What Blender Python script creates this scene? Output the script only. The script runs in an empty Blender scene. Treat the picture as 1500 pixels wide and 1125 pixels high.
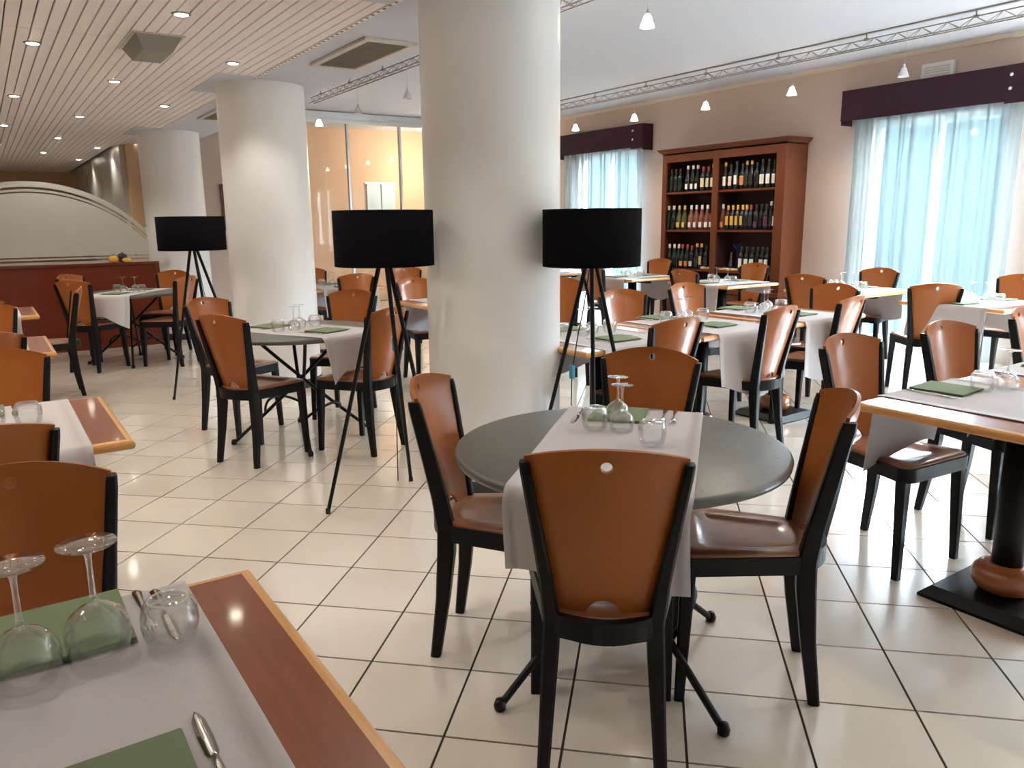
import bpy, bmesh, math, random
from mathutils import Vector, Matrix
from mathutils.geometry import delaunay_2d_cdt
random.seed(7)
C = bpy.context.scene.collection
SC = bpy.context.scene
PI = math.pi

# ------------------------------------------------------------------ camera
cam_d = bpy.data.cameras.new('camera'); cam = bpy.data.objects.new('camera', cam_d); C.objects.link(cam)
cam_d.sensor_width = 36.0; cam_d.lens = 27.262; cam_d.clip_start = 0.05; cam_d.clip_end = 200
Rr = Vector((0.828, -0.560, -0.011)); Uu = Vector((0.123, 0.163, 0.979)); Ff = Vector((0.546, 0.812, -0.204))
Ff.normalize(); Rr = (Rr - Ff*Rr.dot(Ff)).normalized(); Uu = Rr.cross(Ff)
cam.matrix_world = Matrix(((Rr.x, Uu.x, -Ff.x, 0.0), (Rr.y, Uu.y, -Ff.y, 0.0), (Rr.z, Uu.z, -Ff.z, 1.4097), (0, 0, 0, 1)))
SC.camera = cam

# ------------------------------------------------------------------ world, exposure
W_STR = 58.0
w = bpy.data.worlds.new('daylight'); SC.world = w; w.use_nodes = True
bgn = w.node_tree.nodes['Background']
bgn.inputs[0].default_value = (0.76, 0.88, 1.0, 1); bgn.inputs[1].default_value = W_STR
SC.view_settings.view_transform = 'Standard'; SC.view_settings.look = 'None'
SC.view_settings.exposure = 1.12; SC.view_settings.gamma = 1.0; SC.view_settings.use_curve_mapping = False
SC.cycles.max_bounces = 10; SC.cycles.diffuse_bounces = 7; SC.cycles.glossy_bounces = 4
SC.cycles.transmission_bounces = 8; SC.cycles.transparent_max_bounces = 16
SC.cycles.sample_clamp_indirect = 20.0; SC.cycles.use_denoising = True; SC.cycles.caustics_refractive = False
SPOT_W, PEND_W, CORR_W = 25.0, 15.0, 34.0
WARM = (1.0, 0.93, 0.83)

# windows in the right-hand wall: (centre y, half width of opening)
XW = 8.12
WINDOWS = [(4.38, 0.68), (9.42, 0.68), (-0.66, 0.80), (1.86, 0.80)]  # last two out of view, left uncurtained; the last added for more daylight
for k, (yc, hw) in enumerate(WINDOWS):
    pl = bpy.data.lights.new('window_daylight', 'AREA'); pl.shape = 'RECTANGLE'; pl.size = 2.5; pl.size_y = hw*2
    pl.cycles.is_portal = True
    po = bpy.data.objects.new('window_daylight', pl); C.objects.link(po)
    po.location = (XW + 0.22, yc, 1.27); po.rotation_euler = (0, PI/2, 0)

# ------------------------------------------------------------------ materials
def mat(name, col, rough=0.5, metal=0.0, spec=0.5, noise=None, bump=None, coat=0.0):
    """noise=(scale xyz, amount, col2); bump=(scale, strength)"""
    m = bpy.data.materials.new(name); m.use_nodes = True
    nt = m.node_tree; b = nt.nodes['Principled BSDF']
    b.inputs['Base Color'].default_value = (*col, 1); b.inputs['Roughness'].default_value = rough
    b.inputs['Metallic'].default_value = metal; b.inputs['Specular IOR Level'].default_value = spec
    b.inputs['Coat Weight'].default_value = coat; b.inputs['Coat Roughness'].default_value = 0.12
    if noise or bump:
        tc = nt.nodes.new('ShaderNodeTexCoord'); mp = nt.nodes.new('ShaderNodeMapping')
        nt.links.new(tc.outputs['Object'], mp.inputs['Vector'])
    if noise:
        sc, amt, col2 = noise
        mp.inputs['Scale'].default_value = sc
        n = nt.nodes.new('ShaderNodeTexNoise'); n.inputs['Scale'].default_value = 1.0
        n.inputs['Detail'].default_value = 5; n.inputs['Roughness'].default_value = 0.6
        r = nt.nodes.new('ShaderNodeValToRGB')
        r.color_ramp.elements[0].position = 0.5 - 0.25; r.color_ramp.elements[1].position = 0.5 + 0.25
        r.color_ramp.elements[0].color = (*[c*(1-amt) + d*amt for c, d in zip(col, col2)], 1)
        r.color_ramp.elements[1].color = (*col, 1)
        nt.links.new(mp.outputs['Vector'], n.inputs['Vector']); nt.links.new(n.outputs['Fac'], r.inputs['Fac'])
        nt.links.new(r.outputs['Color'], b.inputs['Base Color'])
    if bump:
        s, st = bump
        n2 = nt.nodes.new('ShaderNodeTexNoise'); n2.inputs['Scale'].default_value = s; n2.inputs['Detail'].default_value = 4
        nt.links.new(tc.outputs['Object'], n2.inputs['Vector'])
        bp = nt.nodes.new('ShaderNodeBump'); bp.inputs['Strength'].default_value = st; bp.inputs['Distance'].default_value = 0.002
        nt.links.new(n2.outputs['Fac'], bp.inputs['Height']); nt.links.new(bp.outputs['Normal'], b.inputs['Normal'])
    return m

def emis(name, col, st):
    m = bpy.data.materials.new(name); m.use_nodes = True; nt = m.node_tree
    for n in list(nt.nodes): nt.nodes.remove(n)
    o = nt.nodes.new('ShaderNodeOutputMaterial'); e = nt.nodes.new('ShaderNodeEmission')
    e.inputs[0].default_value = (*col, 1); e.inputs[1].default_value = st
    nt.links.new(e.outputs[0], o.inputs[0]); return m

def glassy(name, tint, base_refl, edge_refl, power=2.5, rough=0.02, glosscol=(1, 1, 1)):
    """thin glass: transparent with a reflection that grows towards the grazing edge"""
    m = bpy.data.materials.new(name); m.use_nodes = True; nt = m.node_tree
    for n in list(nt.nodes): nt.nodes.remove(n)
    o = nt.nodes.new('ShaderNodeOutputMaterial'); t = nt.nodes.new('ShaderNodeBsdfTransparent')
    t.inputs[0].default_value = (*tint, 1)
    g = nt.nodes.new('ShaderNodeBsdfGlossy'); g.inputs['Roughness'].default_value = rough; g.inputs[0].default_value = (*glosscol, 1)
    lw = nt.nodes.new('ShaderNodeLayerWeight'); lw.inputs[0].default_value = 0.5
    pw = nt.nodes.new('ShaderNodeMath'); pw.operation = 'POWER'; pw.inputs[1].default_value = power
    mr = nt.nodes.new('ShaderNodeMapRange'); mr.inputs[3].default_value = base_refl; mr.inputs[4].default_value = edge_refl
    mx = nt.nodes.new('ShaderNodeMixShader')
    nt.links.new(lw.outputs['Facing'], pw.inputs[0]); nt.links.new(pw.outputs[0], mr.inputs[0])
    nt.links.new(mr.outputs[0], mx.inputs[0]); nt.links.new(t.outputs[0], mx.inputs[1]); nt.links.new(g.outputs[0], mx.inputs[2])
    nt.links.new(mx.outputs[0], o.inputs[0]); return m

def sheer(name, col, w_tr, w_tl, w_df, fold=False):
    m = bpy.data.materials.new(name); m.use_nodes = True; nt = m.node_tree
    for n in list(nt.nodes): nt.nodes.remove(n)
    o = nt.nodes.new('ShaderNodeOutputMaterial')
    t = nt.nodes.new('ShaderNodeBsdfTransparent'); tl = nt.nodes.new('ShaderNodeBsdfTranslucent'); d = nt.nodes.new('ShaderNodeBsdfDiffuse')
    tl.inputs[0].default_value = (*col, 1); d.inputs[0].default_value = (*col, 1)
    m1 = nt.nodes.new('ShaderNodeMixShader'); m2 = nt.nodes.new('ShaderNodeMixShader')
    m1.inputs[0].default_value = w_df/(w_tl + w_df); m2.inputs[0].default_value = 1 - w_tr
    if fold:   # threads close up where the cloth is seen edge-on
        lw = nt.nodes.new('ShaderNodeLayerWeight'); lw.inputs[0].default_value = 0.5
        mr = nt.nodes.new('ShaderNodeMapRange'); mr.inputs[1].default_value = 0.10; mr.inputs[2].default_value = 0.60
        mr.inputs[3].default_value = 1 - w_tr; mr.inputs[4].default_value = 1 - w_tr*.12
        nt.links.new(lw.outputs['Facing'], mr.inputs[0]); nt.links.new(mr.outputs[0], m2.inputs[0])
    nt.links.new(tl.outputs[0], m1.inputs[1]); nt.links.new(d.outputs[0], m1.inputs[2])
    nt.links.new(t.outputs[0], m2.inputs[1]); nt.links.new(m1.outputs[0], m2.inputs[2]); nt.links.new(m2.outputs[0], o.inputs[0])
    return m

M = {}
M['chairwood'] = mat('chair_plywood', (0.32, 0.090, 0.013), 0.30, spec=0.28, noise=((9, 9, 2.0), 0.5, (0.27, 0.076, 0.014)), coat=0.22)
M['seatwood'] = mat('seat_plywood', (0.30, 0.11, 0.05), 0.28, noise=((3, 12, 3), 0.5, (0.2, 0.07, 0.03)), coat=0.4)
M['black'] = mat('black_lacquer', (0.004, 0.0038, 0.004), 0.42, spec=0.22)
M['blackm'] = mat('black_metal', (0.005, 0.005, 0.0055), 0.4, spec=0.25)
M['pad'] = mat('rubber', (0.01, 0.01, 0.01), 0.8)
M['redwood'] = mat('table_redwood', (0.23, 0.054, 0.014), 0.3, spec=0.25, noise=((60, 4.0, 10), 0.6, (0.13, 0.027, 0.008)), coat=0.5)
M['redwood'].node_tree.nodes['Principled BSDF'].inputs['Coat Roughness'].default_value = 0.07
M['edgewood'] = mat('table_edge_wood', (0.60, 0.29, 0.085), 0.3, noise=((6, 6, 6), 0.3, (0.5, 0.22, 0.06)), coat=0.4)
M['ballwood'] = mat('turned_wood', (0.32, 0.10, 0.03), 0.25, noise=((4, 4, 12), 0.4, (0.22, 0.06, 0.02)), coat=0.5)
M['greytop'] = mat('grey_table_top', (0.095, 0.092, 0.082), 0.36, bump=(120, 0.05))
M['cloth'] = mat('runner_cloth', (0.46, 0.43, 0.43), 0.9, spec=0.1, noise=((30, 30, 30), 0.12, (0.45, 0.43, 0.42)), bump=(160, 0.3))
M['hem'] = mat('runner_hem', (0.50, 0.475, 0.46), 0.9, spec=0.1)
M['napkin'] = mat('green_napkin', (0.15, 0.185, 0.105), 0.85, spec=0.3, noise=((60, 60, 60), 0.25, (0.12, 0.155, 0.08)), bump=(200, 0.3))
M['steel'] = mat('cutlery_steel', (0.62, 0.60, 0.57), 0.18, metal=1.0)
M['glass_film'] = glassy('thin_glass', (0.985, 0.99, 0.988), 0.03, 0.9, 2.5, rough=0.015)
def real_glass(name, thin, share):
    m = thin.copy(); m.name = name; nt = m.node_tree; o = next(n for n in nt.nodes if n.type == 'OUTPUT_MATERIAL')
    src = o.inputs[0].links[0].from_socket
    g = nt.nodes.new('ShaderNodeBsdfGlass'); g.inputs['IOR'].default_value = 1.46; g.inputs['Roughness'].default_value = 0.0
    mx = nt.nodes.new('ShaderNodeMixShader'); mx.inputs[0].default_value = share
    nt.links.new(src, mx.inputs[1]); nt.links.new(g.outputs[0], mx.inputs[2]); nt.links.new(mx.outputs[0], o.inputs[0]); return m
M['glass'] = real_glass('drinking_glass', M['glass_film'], 0.14)
M['stem'] = glassy('stem_glass', (0.95, 0.96, 0.96), 0.16, 0.9, 1.5)
M['colwhite'] = mat('column_paint', (0.77, 0.76, 0.75), 0.30, spec=0.45, coat=0.15)
M['plinth'] = mat('column_plinth', (0.03, 0.026, 0.024), 0.5)
M['wall'] = mat('wall_paint', (0.57, 0.445, 0.375), 0.75, spec=0.2, bump=(40, 0.15))
M['cream'] = mat('wall_paint_cream', (0.74, 0.68, 0.60), 0.8, spec=0.2)
M['dimscreen'] = mat('dimming_screen_tone', (0.0150, 0.0205, 0.0204), 0.9, spec=0.05, noise=((.5, .5, .5), 0.5, (0.0055, 0.0078, 0.0076)))  # near-black tone keeps the view behind the curtains dim
M['dimstreet'] = mat('dimmed_street_tone', (0.011, 0.0145, 0.0145), 0.9, spec=0.02)  # darkened so the lower part of the curtains stays dim
M['wallgrey'] = mat('wall_paint_pinkish', (0.50, 0.40, 0.35), 0.75, spec=0.2, bump=(40, 0.15))
M['orange'] = mat('wall_paint_peach', (0.72, 0.48, 0.33), 0.8, spec=0.2, bump=(40, 0.15))
M['tan'] = mat('wall_paint_tan', (0.58, 0.38, 0.22), 0.8, spec=0.2, bump=(40, 0.1))
M['ceil'] = mat('ceiling_paint', (0.57, 0.585, 0.645), 0.85, spec=0.15)
M['slat'] = mat('ceiling_slat', (0.84, 0.785, 0.765), 0.5, spec=0.3)
nt = M['slat'].node_tree  # fine cross ribs of the slats
_w = nt.nodes.new('ShaderNodeTexWave'); _w.bands_direction = 'Y'; _w.inputs['Scale'].default_value = 14
_t = nt.nodes.new('ShaderNodeTexCoord'); _r = nt.nodes.new('ShaderNodeValToRGB')
_r.color_ramp.elements[0].color = (0.76, 0.705, 0.68, 1); _r.color_ramp.elements[1].color = (0.84, 0.785, 0.765, 1); _r.color_ramp.elements[1].position = 0.35
nt.links.new(_t.outputs['Object'], _w.inputs['Vector']); nt.links.new(_w.outputs['Fac'], _r.inputs['Fac']); nt.links.new(_r.outputs['Color'], nt.nodes['Principled BSDF'].inputs['Base Color'])
M['void'] = mat('ceiling_void', (0.20, 0.16, 0.14), 0.9)
M['tile'] = mat('floor_tile', (0.72, 0.645, 0.55), 0.24, spec=0.5, noise=((5, 5, 5), 0.22, (0.63, 0.555, 0.465)), coat=0.9)
M['tile'].node_tree.nodes['Principled BSDF'].inputs['Coat IOR'].default_value = 1.9
M['tile'].node_tree.nodes['Principled BSDF'].inputs['Coat Roughness'].default_value = 0.09
M['grout'] = mat('floor_grout', (0.075, 0.055, 0.042), 0.95, spec=0.05)
M['cornice'] = mat('cornice_paint', (0.66, 0.56, 0.46), 0.6)
M['purple'] = mat('pelmet_fabric', (0.045, 0.021, 0.033), 0.85, spec=0.15, bump=(300, 0.3))
M['button'] = mat('pelmet_button', (0.7, 0.66, 0.66), 0.4)
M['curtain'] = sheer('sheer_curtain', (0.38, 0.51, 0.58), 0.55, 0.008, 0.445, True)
M['wframe'] = mat('window_frame_paint', (0.7, 0.7, 0.7), 0.4)
M['pane'] = glassy('window_glass', (0.95, 0.98, 0.98), 0.04, 0.5, 3.0)
M['mahog'] = mat('bookcase_mahogany', (0.145, 0.040, 0.014), 0.38, spec=0.3, noise=((6, 6, 1.6), 0.5, (0.095, 0.022, 0.008)), coat=0.1)
M['mahogdk'] = mat('bookcase_back', (0.055, 0.017, 0.011), 0.6, noise=((6, 6, 1.6), 0.5, (0.04, 0.012, 0.008)))
M['partwood'] = mat('partition_wood', (0.15, 0.023, 0.0065), 0.34, spec=0.3, noise=((2.0, 4, 14), 0.5, (0.095, 0.012, 0.004)), coat=0.25)
M['silver'] = mat('brushed_panel', (0.52, 0.51, 0.50), 0.34, metal=0.35)
M['trussmetal'] = mat('truss_metal', (0.30, 0.285, 0.27), 0.4, metal=0.6)
M['alu'] = mat('aluminium', (0.62, 0.62, 0.62), 0.35, metal=0.9)
M['white'] = mat('white_plastic', (0.72, 0.70, 0.68), 0.45)
M['vent'] = mat('vent_filter', (0.215, 0.185, 0.155), 0.8)
M['ventframe'] = mat('vent_frame', (0.55, 0.50, 0.45), 0.5)
M['greybox'] = mat('grey_housing', (0.24, 0.225, 0.205), 0.45)
M['shade'] = mat('lamp_shade_fabric', (0.0035, 0.003, 0.004), 0.9, spec=0.05)
M['shadein'] = mat('lamp_shade_lining', (0.5, 0.5, 0.48), 0.8)
M['pframe'] = mat('picture_frame', (0.09, 0.035, 0.02), 0.4)
M['print'] = mat('picture_print', (0.45, 0.36, 0.28), 0.7, noise=((6, 6, 6), 0.7, (0.2, 0.22, 0.2)))
M['sheet'] = mat('pale_blue_panel', (0.55, 0.63, 0.68), 0.4)
M['globe'] = emis('pendant_lit_glass', (1.0, 0.86, 0.62), 14.0)
M['globeoff'] = mat('pendant_frosted_glass', (0.75, 0.76, 0.78), 0.25)
M['spot'] = emis('downlight_lens', (1.0, 0.9, 0.72), 30.0)
M['ring'] = mat('downlight_ring', (0.35, 0.30, 0.25), 0.3, metal=0.7)
M['yellow'] = mat('yellow_rind', (0.75, 0.38, 0.03), 0.4, noise=((30, 30, 30), 0.3, (0.6, 0.28, 0.02)))
M['darkveg'] = mat('dark_rind', (0.03, 0.018, 0.02), 0.3)
M['bread'] = mat('cork_brown', (0.62, 0.40, 0.16), 0.7, noise=((40, 40, 40), 0.4, (0.4, 0.22, 0.08)))
M['blue'] = mat('blue_glass', (0.02, 0.06, 0.25), 0.2)
M['blue2'] = mat('switch_blue', (0.03, 0.22, 0.33), 0.4)

def frosted(name, col, tr):
    m = sheer(name, col, tr, 0.45, 0.35)
    return m
M['frost'] = frosted('frosted_glass', (0.70, 0.69, 0.65), 0.22)
M['clear'] = glassy('clear_glass', (0.95, 0.96, 0.95), 0.02, 0.35, 3.5)

# ------------------------------------------------------------------ mesh helpers
class MB:
    def __init__(s): s.v = []; s.f = []; s.sm = []
    def add(s, vs, fs, smooth=False):
        o = len(s.v); s.v += [tuple(v) for v in vs]
        for f in fs: s.f.append(tuple(o + i for i in f)); s.sm.append(smooth)
        return s
    def box(s, x0, x1, y0, y1, z0, z1):
        return s.add([(x0,y0,z0),(x1,y0,z0),(x1,y1,z0),(x0,y1,z0),(x0,y0,z1),(x1,y0,z1),(x1,y1,z1),(x0,y1,z1)],
                     [(3,2,1,0),(4,5,6,7),(0,1,5,4),(1,2,6,5),(2,3,7,6),(3,0,4,7)])
    def bbox(s, x0, x1, y0, y1, z0, z1, b):
        """box with chamfered edges"""
        bm = bmesh.new(); bmesh.ops.create_cube(bm, size=1)
        for v in bm.verts:
            v.co = ((x0+x1)/2 + v.co.x*(x1-x0), (y0+y1)/2 + v.co.y*(y1-y0), (z0+z1)/2 + v.co.z*(z1-z0))
        bmesh.ops.bevel(bm, geom=bm.edges[:], offset=b, segments=2, affect='EDGES', profile=0.6)
        return s.bm(bm)
    def bm(s, bm, smooth=False):
        bm.verts.index_update()
        s.add([v.co[:] for v in bm.verts], [[v.index for v in f.verts] for f in bm.faces], smooth); bm.free(); return s
    def lathe(s, prof, n=16, c=(0, 0, 0), closed=False, smooth=True):
        """prof: list of (r, z); an r of 0 is a pole"""
        rows = []; vs = []
        for r, z in prof:
            if r < 1e-6: rows.append([len(vs)]); vs.append((c[0], c[1], c[2]+z))
            else:
                rows.append(list(range(len(vs), len(vs)+n)))
                vs += [(c[0]+r*math.cos(2*PI*k/n), c[1]+r*math.sin(2*PI*k/n), c[2]+z) for k in range(n)]
        fs = []
        rr = rows + ([rows[0]] if closed else [])
        for a, b in zip(rr, rr[1:]):
            if len(a) == 1 and len(b) == 1: continue
            for k in range(n):
                k2 = (k+1) % n
                if len(a) == 1: fs.append((a[0], b[k2], b[k]))
                elif len(b) == 1: fs.append((a[k], a[k2], b[0]))
                else: fs.append((a[k], a[k2], b[k2], b[k]))
        return s.add(vs, fs, smooth)
    def tube(s, pts, r, n=8, caps=True, r2=None):
        pts = [Vector(p) for p in pts]; m = len(pts); rows = []; vs = []
        t0 = (pts[1]-pts[0]).normalized(); ref = Vector((0, 0, 1)) if abs(t0.z) < .9 else Vector((1, 0, 0))
        u = t0.cross(ref).normalized()
        for i, p in enumerate(pts):
            t = (pts[min(i+1, m-1)] - pts[max(i-1, 0)]).normalized()
            u = (u - t*u.dot(t)).normalized(); v = t.cross(u)
            rad = r if r2 is None else r + (r2-r)*i/(m-1)
            rows.append(len(vs)); vs += [p + (u*math.cos(2*PI*k/n) + v*math.sin(2*PI*k/n))*rad for k in range(n)]
        fs = [(a+k, a+(k+1) % n, b+(k+1) % n, b+k) for a, b in zip(rows, rows[1:]) for k in range(n)]
        s.add(vs, fs, True)
        if caps: s.add(vs[:n], [tuple(range(n))[::-1]]); s.add(vs[-n:], [tuple(range(n))])
        return s
    def bar(s, secs, caps=True):
        """secs: list of (centre, halfx, halfy, chamfer) horizontal sections, lofted"""
        rows = []; vs = []
        for c, hx, hy, ch in secs:
            rows.append(len(vs))
            for sx, sy, fx in ((1,-1,0),(1,-1,1),(1,1,1),(1,1,0),(-1,1,0),(-1,1,1),(-1,-1,1),(-1,-1,0)):
                dx = hx - (0 if fx else ch); dy = hy - (ch if fx else 0)
                vs.append((c[0]+sx*dx, c[1]+sy*dy, c[2]))
        fs = [(a+k, a+(k+1) % 8, b+(k+1) % 8, b+k) for a, b in zip(rows, rows[1:]) for k in range(8)]
        if caps: fs += [tuple(range(8))[::-1], tuple(rows[-1]+k for k in range(8))]
        return s.add(vs, fs)
    def prism(s, poly, z0, z1, smooth=False):
        n = len(poly)
        s.add([(x, y, z0) for x, y in poly] + [(x, y, z1) for x, y in poly], [tuple(range(n))[::-1], tuple(range(n, 2*n))])
        s.add([(x, y, z0) for x, y in poly] + [(x, y, z1) for x, y in poly], [(k, (k+1) % n, n+(k+1) % n, n+k) for k in range(n)], smooth)
        return s
    def mesh(s, name, m):
        me = bpy.data.meshes.new(name); me.from_pydata(s.v, [], s.f); me.materials.append(m)
        me.polygons.foreach_set('use_smooth', s.sm); me.update(); return me

def new(name, me, parent=None, loc=None, rz=0.0):
    o = bpy.data.objects.new(name, me); C.objects.link(o)
    if parent: o.parent = parent
    if loc: o.location = loc
    if rz: o.rotation_euler = (0, 0, rz)
    return o
def ob(name, mb, m, parent=None): return new(name, mb.mesh(name, m), parent)
def tag(o, label, cat, group=None):
    o['label'] = label; o['category'] = cat
    if group: o['group'] = group
    return o
def thing(name, label, cat, loc=(0, 0, 0), rz=0.0, group=None):
    return tag(new(name, None, None, loc, rz), label, cat, group)
def struct(name, mb, m, parent=None):
    o = ob(name, mb, m, parent)
    if not parent: o['kind'] = 'structure'
    return o
def dup(root, loc, rz, label, group=None, name=None):
    r = root.copy(); C.objects.link(r); r.location = loc; r.rotation_euler = (0, 0, rz); r['label'] = label
    if group: r['group'] = group
    for ch in list(root.children):
        c = ch.copy(); C.objects.link(c); c.parent = r
        for g in list(ch.children):
            d = g.copy(); C.objects.link(d); d.parent = c
    return r
def light(name, kind, loc, power, col, parent=None, rad=0.04, spot=None):
    l = bpy.data.lights.new(name, kind); l.energy = power; l.color = col; l.shadow_soft_size = rad
    if spot: l.spot_size, l.spot_blend = spot
    o = bpy.data.objects.new(name, l); C.objects.link(o); o.location = loc
    if parent: o.parent = parent
    return o

ZS, ZH = 2.55, 3.07      # low ceiling (slats and soffit), high ceiling
XS0, XS1 = 1.98, 2.62    # soffit strip
YP, YG = 10.2, 11.6      # wood and glass partition, glazed screen
YB = -3.2                # wall behind the camera
COLS = [(2.284, 3.565), (2.118, 6.91), (2.107, 10.74)]
CR = 0.36

# ------------------------------------------------------------------ room shell
b = MB(); b.box(-5.2, 9.0, YB, 20.2, -0.08, -0.004)
floor = struct('floor', b, M['grout'])
# floor tiles: 1/3 m, laid at an angle to the walls; tiles largest in view singly, the rest joined
e1 = Vector((0.718, -0.696)).normalized(); e2 = Vector((0.696, 0.718)).normalized(); o0 = Vector((0.407, 3.591))
TS, GR = 1/3, 0.0075
def tile_mb(mb, dx=0, dy=0):
    h = TS/2 - GR/2; hi = h - 0.0025
    P = []
    for hh, z in ((h, -0.006), (h, 0.0)):
        for sx, sy in ((-1, -1), (1, -1), (1, 1), (-1, 1)):
            q = e1*(sx*hh) + e2*(sy*hh); P.append((dx+q.x, dy+q.y, z))
    mb.add(P, [(4, 5, 6, 7)] + [(k, (k+1) % 4, 4+(k+1) % 4, 4+k) for k in range(4)])
tm = MB(); tile_mb(tm); tile_me = tm.mesh('tile', M['tile'])
def on_screen(p):
    d = Vector(p) - cam.location; z = d.dot(Ff)
    if z < 0.2: return None
    return (750 + 1135.9*d.dot(Rr)/z, 562.5 - 1135.9*d.dot(Uu)/z, z)
near = []; far = MB(); n_far = 0
for i in range(-45, 50):
    for j in range(-45, 60):
        c = o0 + e1*((i+.5)*TS) + e2*((j+.5)*TS)
        if not (-5 < c.x < 8.3 and YB+.15 < c.y < 20): continue
        if c.y > 13.4 and c.x > 2.5: continue
        s = on_screen((c.x, c.y, 0))
        if s and -60 < s[0] < 1560 and -20 < s[1] < 1250: near.append((s[2], c))
        elif c.x < 8.1: tile_mb(far, c.x, c.y); n_far += 1
near.sort(key=lambda t: t[0])
for k, (z, c) in enumerate(near):
    if k < 295: new('tile', tile_me, floor, (c.x, c.y, 0))
    else: tile_mb(far, c.x, c.y)
ft = ob('distant_tiles', far, M['tile'], floor); ft['kind'] = 'stuff'

# ceiling: dark void, slats, soffit strip, high ceiling
b = MB(); b.box(-5.2, XS0, YB, 20.2, ZS+0.06, ZS+0.12)
ceiling = struct('ceiling', b, M['void'])
pitch = 0.0705
rest = MB()
joints = [5.6, 6.8]
k = 0; x = XS0 - 0.03
while x > -5.1:
    y_split = joints[(k//8) % 2]
    for y0, y1 in ((YB, y_split-0.003), (y_split+0.003, 12.95), (12.956, 19.6)):
        if x > 1.74 and y0 > 12.9: continue
        if x > -0.55 and y1 > 3:
            q = MB(); q.bbox(x-pitch+0.0075, x, y0, y1, ZS, ZS+0.016, 0.003)
            ob('ceiling_slat', q, M['slat'], ceiling)
        else: rest.box(x-pitch+0.0075, x, y0, y1, ZS, ZS+0.016)
    x -= pitch; k += 1
r = ob('further_slats', rest, M['slat'], ceiling); r['kind'] = 'stuff'
b = MB(); b.box(XS0, XS1, YB, 12.4, ZS, ZH+0.05)
for cx, cy in COLS: b.box(1.66, XS0, cy-0.47, cy+0.47, ZS-0.004, ZS+0.06)
struct('trim_soffit', b, M['ceil'])
b = MB(); b.box(XS1, 8.6, YB, 13.8, ZH, ZH+0.08); struct('ceiling_high', b, M['ceil'])
b = MB()    # perforated edging where the slats meet the soffit
b.box(XS0-0.028, XS0-0.002, YB, 20, ZS-0.005, ZS+0.01)
edge = struct('trim_slat_edge', b, M['slat'])
b = MB(); y = 2.6
while y < 12: b.box(XS0-0.024, XS0-0.008, y, y+0.03, ZS-0.0058, ZS-0.004); y += 0.075
h = ob('edge_slots', b, M['void'], edge); h['kind'] = 'stuff'

# walls
def wall_with_holes(x0, x1, y0, y1, z0, z1, holes):
    mb = MB(); ys = y0
    for (ha, hb, hz0, hz1) in sorted(holes):
        mb.box(x0, x1, ys, ha, z0, z1); mb.box(x0, x1, ha, hb, hz1, z1)
        if hz0 > z0: mb.box(x0, x1, ha, hb, z0, hz0)
        ys = hb
    mb.box(x0, x1, ys, y1, z0, z1); return mb
ZW = 2.42
wr = struct('wall_right', wall_with_holes(XW, XW+0.2, YB, 13.8, 0, ZH+.05, [(yc-hw, yc+hw, 0.06, ZW) for yc, hw in WINDOWS]), M['wall'])
b = MB(); b.box(-5.2, -5.0, YB, 20.2, 0, ZS+.1); struct('wall_left', b, M['cream'])
b = MB(); b.box(-5.2, 8.6, YB-.2, YB, 0, ZH+.1); struct('wall_back', b, M['cream'])
b = MB(); b.box(-5.2, 2.6, 19.4, 19.6, 0, ZS+.1); struct('wall_front', b, M['tan'])
b = MB(); b.box(1.86, 2.6, 12.42, 12.6, 0, ZS+.06); struct('wall_front_tan', b, M['tan'])
b = MB(); b.box(2.55, 4.1, YG, YG+.15, 0, ZH); b.box(2.55, 2.68, YG+.15, 13.6, 0, ZH); struct('wall_front_pink', b, M['wallgrey'])
b = MB(); b.box(2.6, 8.3, 13.5, 13.7, 0, ZH); struct('wall_front_peach', b, M['orange'])
b = MB(); b.bbox(XW-.03, XW+.01, YB, YG, 3.025, ZH+.01, .008); struct('trim_cornice', b, M['cornice'])
b = MB(); y = 2.2
b.box(XW-.012, XW+.005, 2.7, 3.45, 0, .085); b.box(XW-.012, XW+.005, 5.3, 8.4, 0, .085); struct('baseboard_right', b, M['tile'])
# ribbed metal wall beyond the partition
b = MB(); b.box(1.80, 1.95, 12.6, 19.4, 0, ZS+.06)
sw = struct('wall_front_metal', b, M['silver'])
yy = 12.62
while yy < 19.2:
    q = MB(); n = 8; L = 1.08
    P = [(1.80 - 0.022*math.sin(PI*i/n), yy + L*i/n) for i in range(n+1)]
    q.add([(px, py, 0) for px, py in P] + [(px, py, ZS) for px, py in P], [(i, n+1+i, n+2+i, i+1) for i in range(n)], True)
    ob('metal_panel', q, M['silver'], sw); yy += L+0.02

# glazed screen at the far end
gs = new('trim_glazed_screen', None); gs['kind'] = 'structure'
b = MB(); b.bbox(4.08, XW, YG-.02, YG+.10, 2.90, 2.955, .006); b.bbox(4.08, XW, YG-.01, YG+.09, 2.985, 3.06, .006); b.box(4.08, XW, YG, YG+.08, 2.95, 2.99)
ob('header', b, M['alu'], gs)
for x in (4.10, 4.82, 5.70, 6.6, 7.5):
    b = MB(); b.bbox(x, x+.035, YG, YG+.06, 0, 2.91, .004); ob('mullion', b, M['alu'], gs)
for x0, x1 in ((4.135, 4.82), (4.855, 5.70), (5.735, 6.6), (6.635, 7.5), (7.535, XW)):
    b = MB(); b.box(x0, x1, YG+.025, YG+.033, 0.02, 2.905); ob('pane', b, M['clear'], gs)
wp = tag(new('service_hatch', None), 'pale blue two-leaf hatch on the peach wall behind the glass screen', 'hatch')
for x0 in (5.93, 6.22):
    b = MB(); b.bbox(x0, x0+.27, 13.46, 13.5, 1.55, 2.12, .006); ob('leaf', b, M['sheet'], wp)
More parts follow.
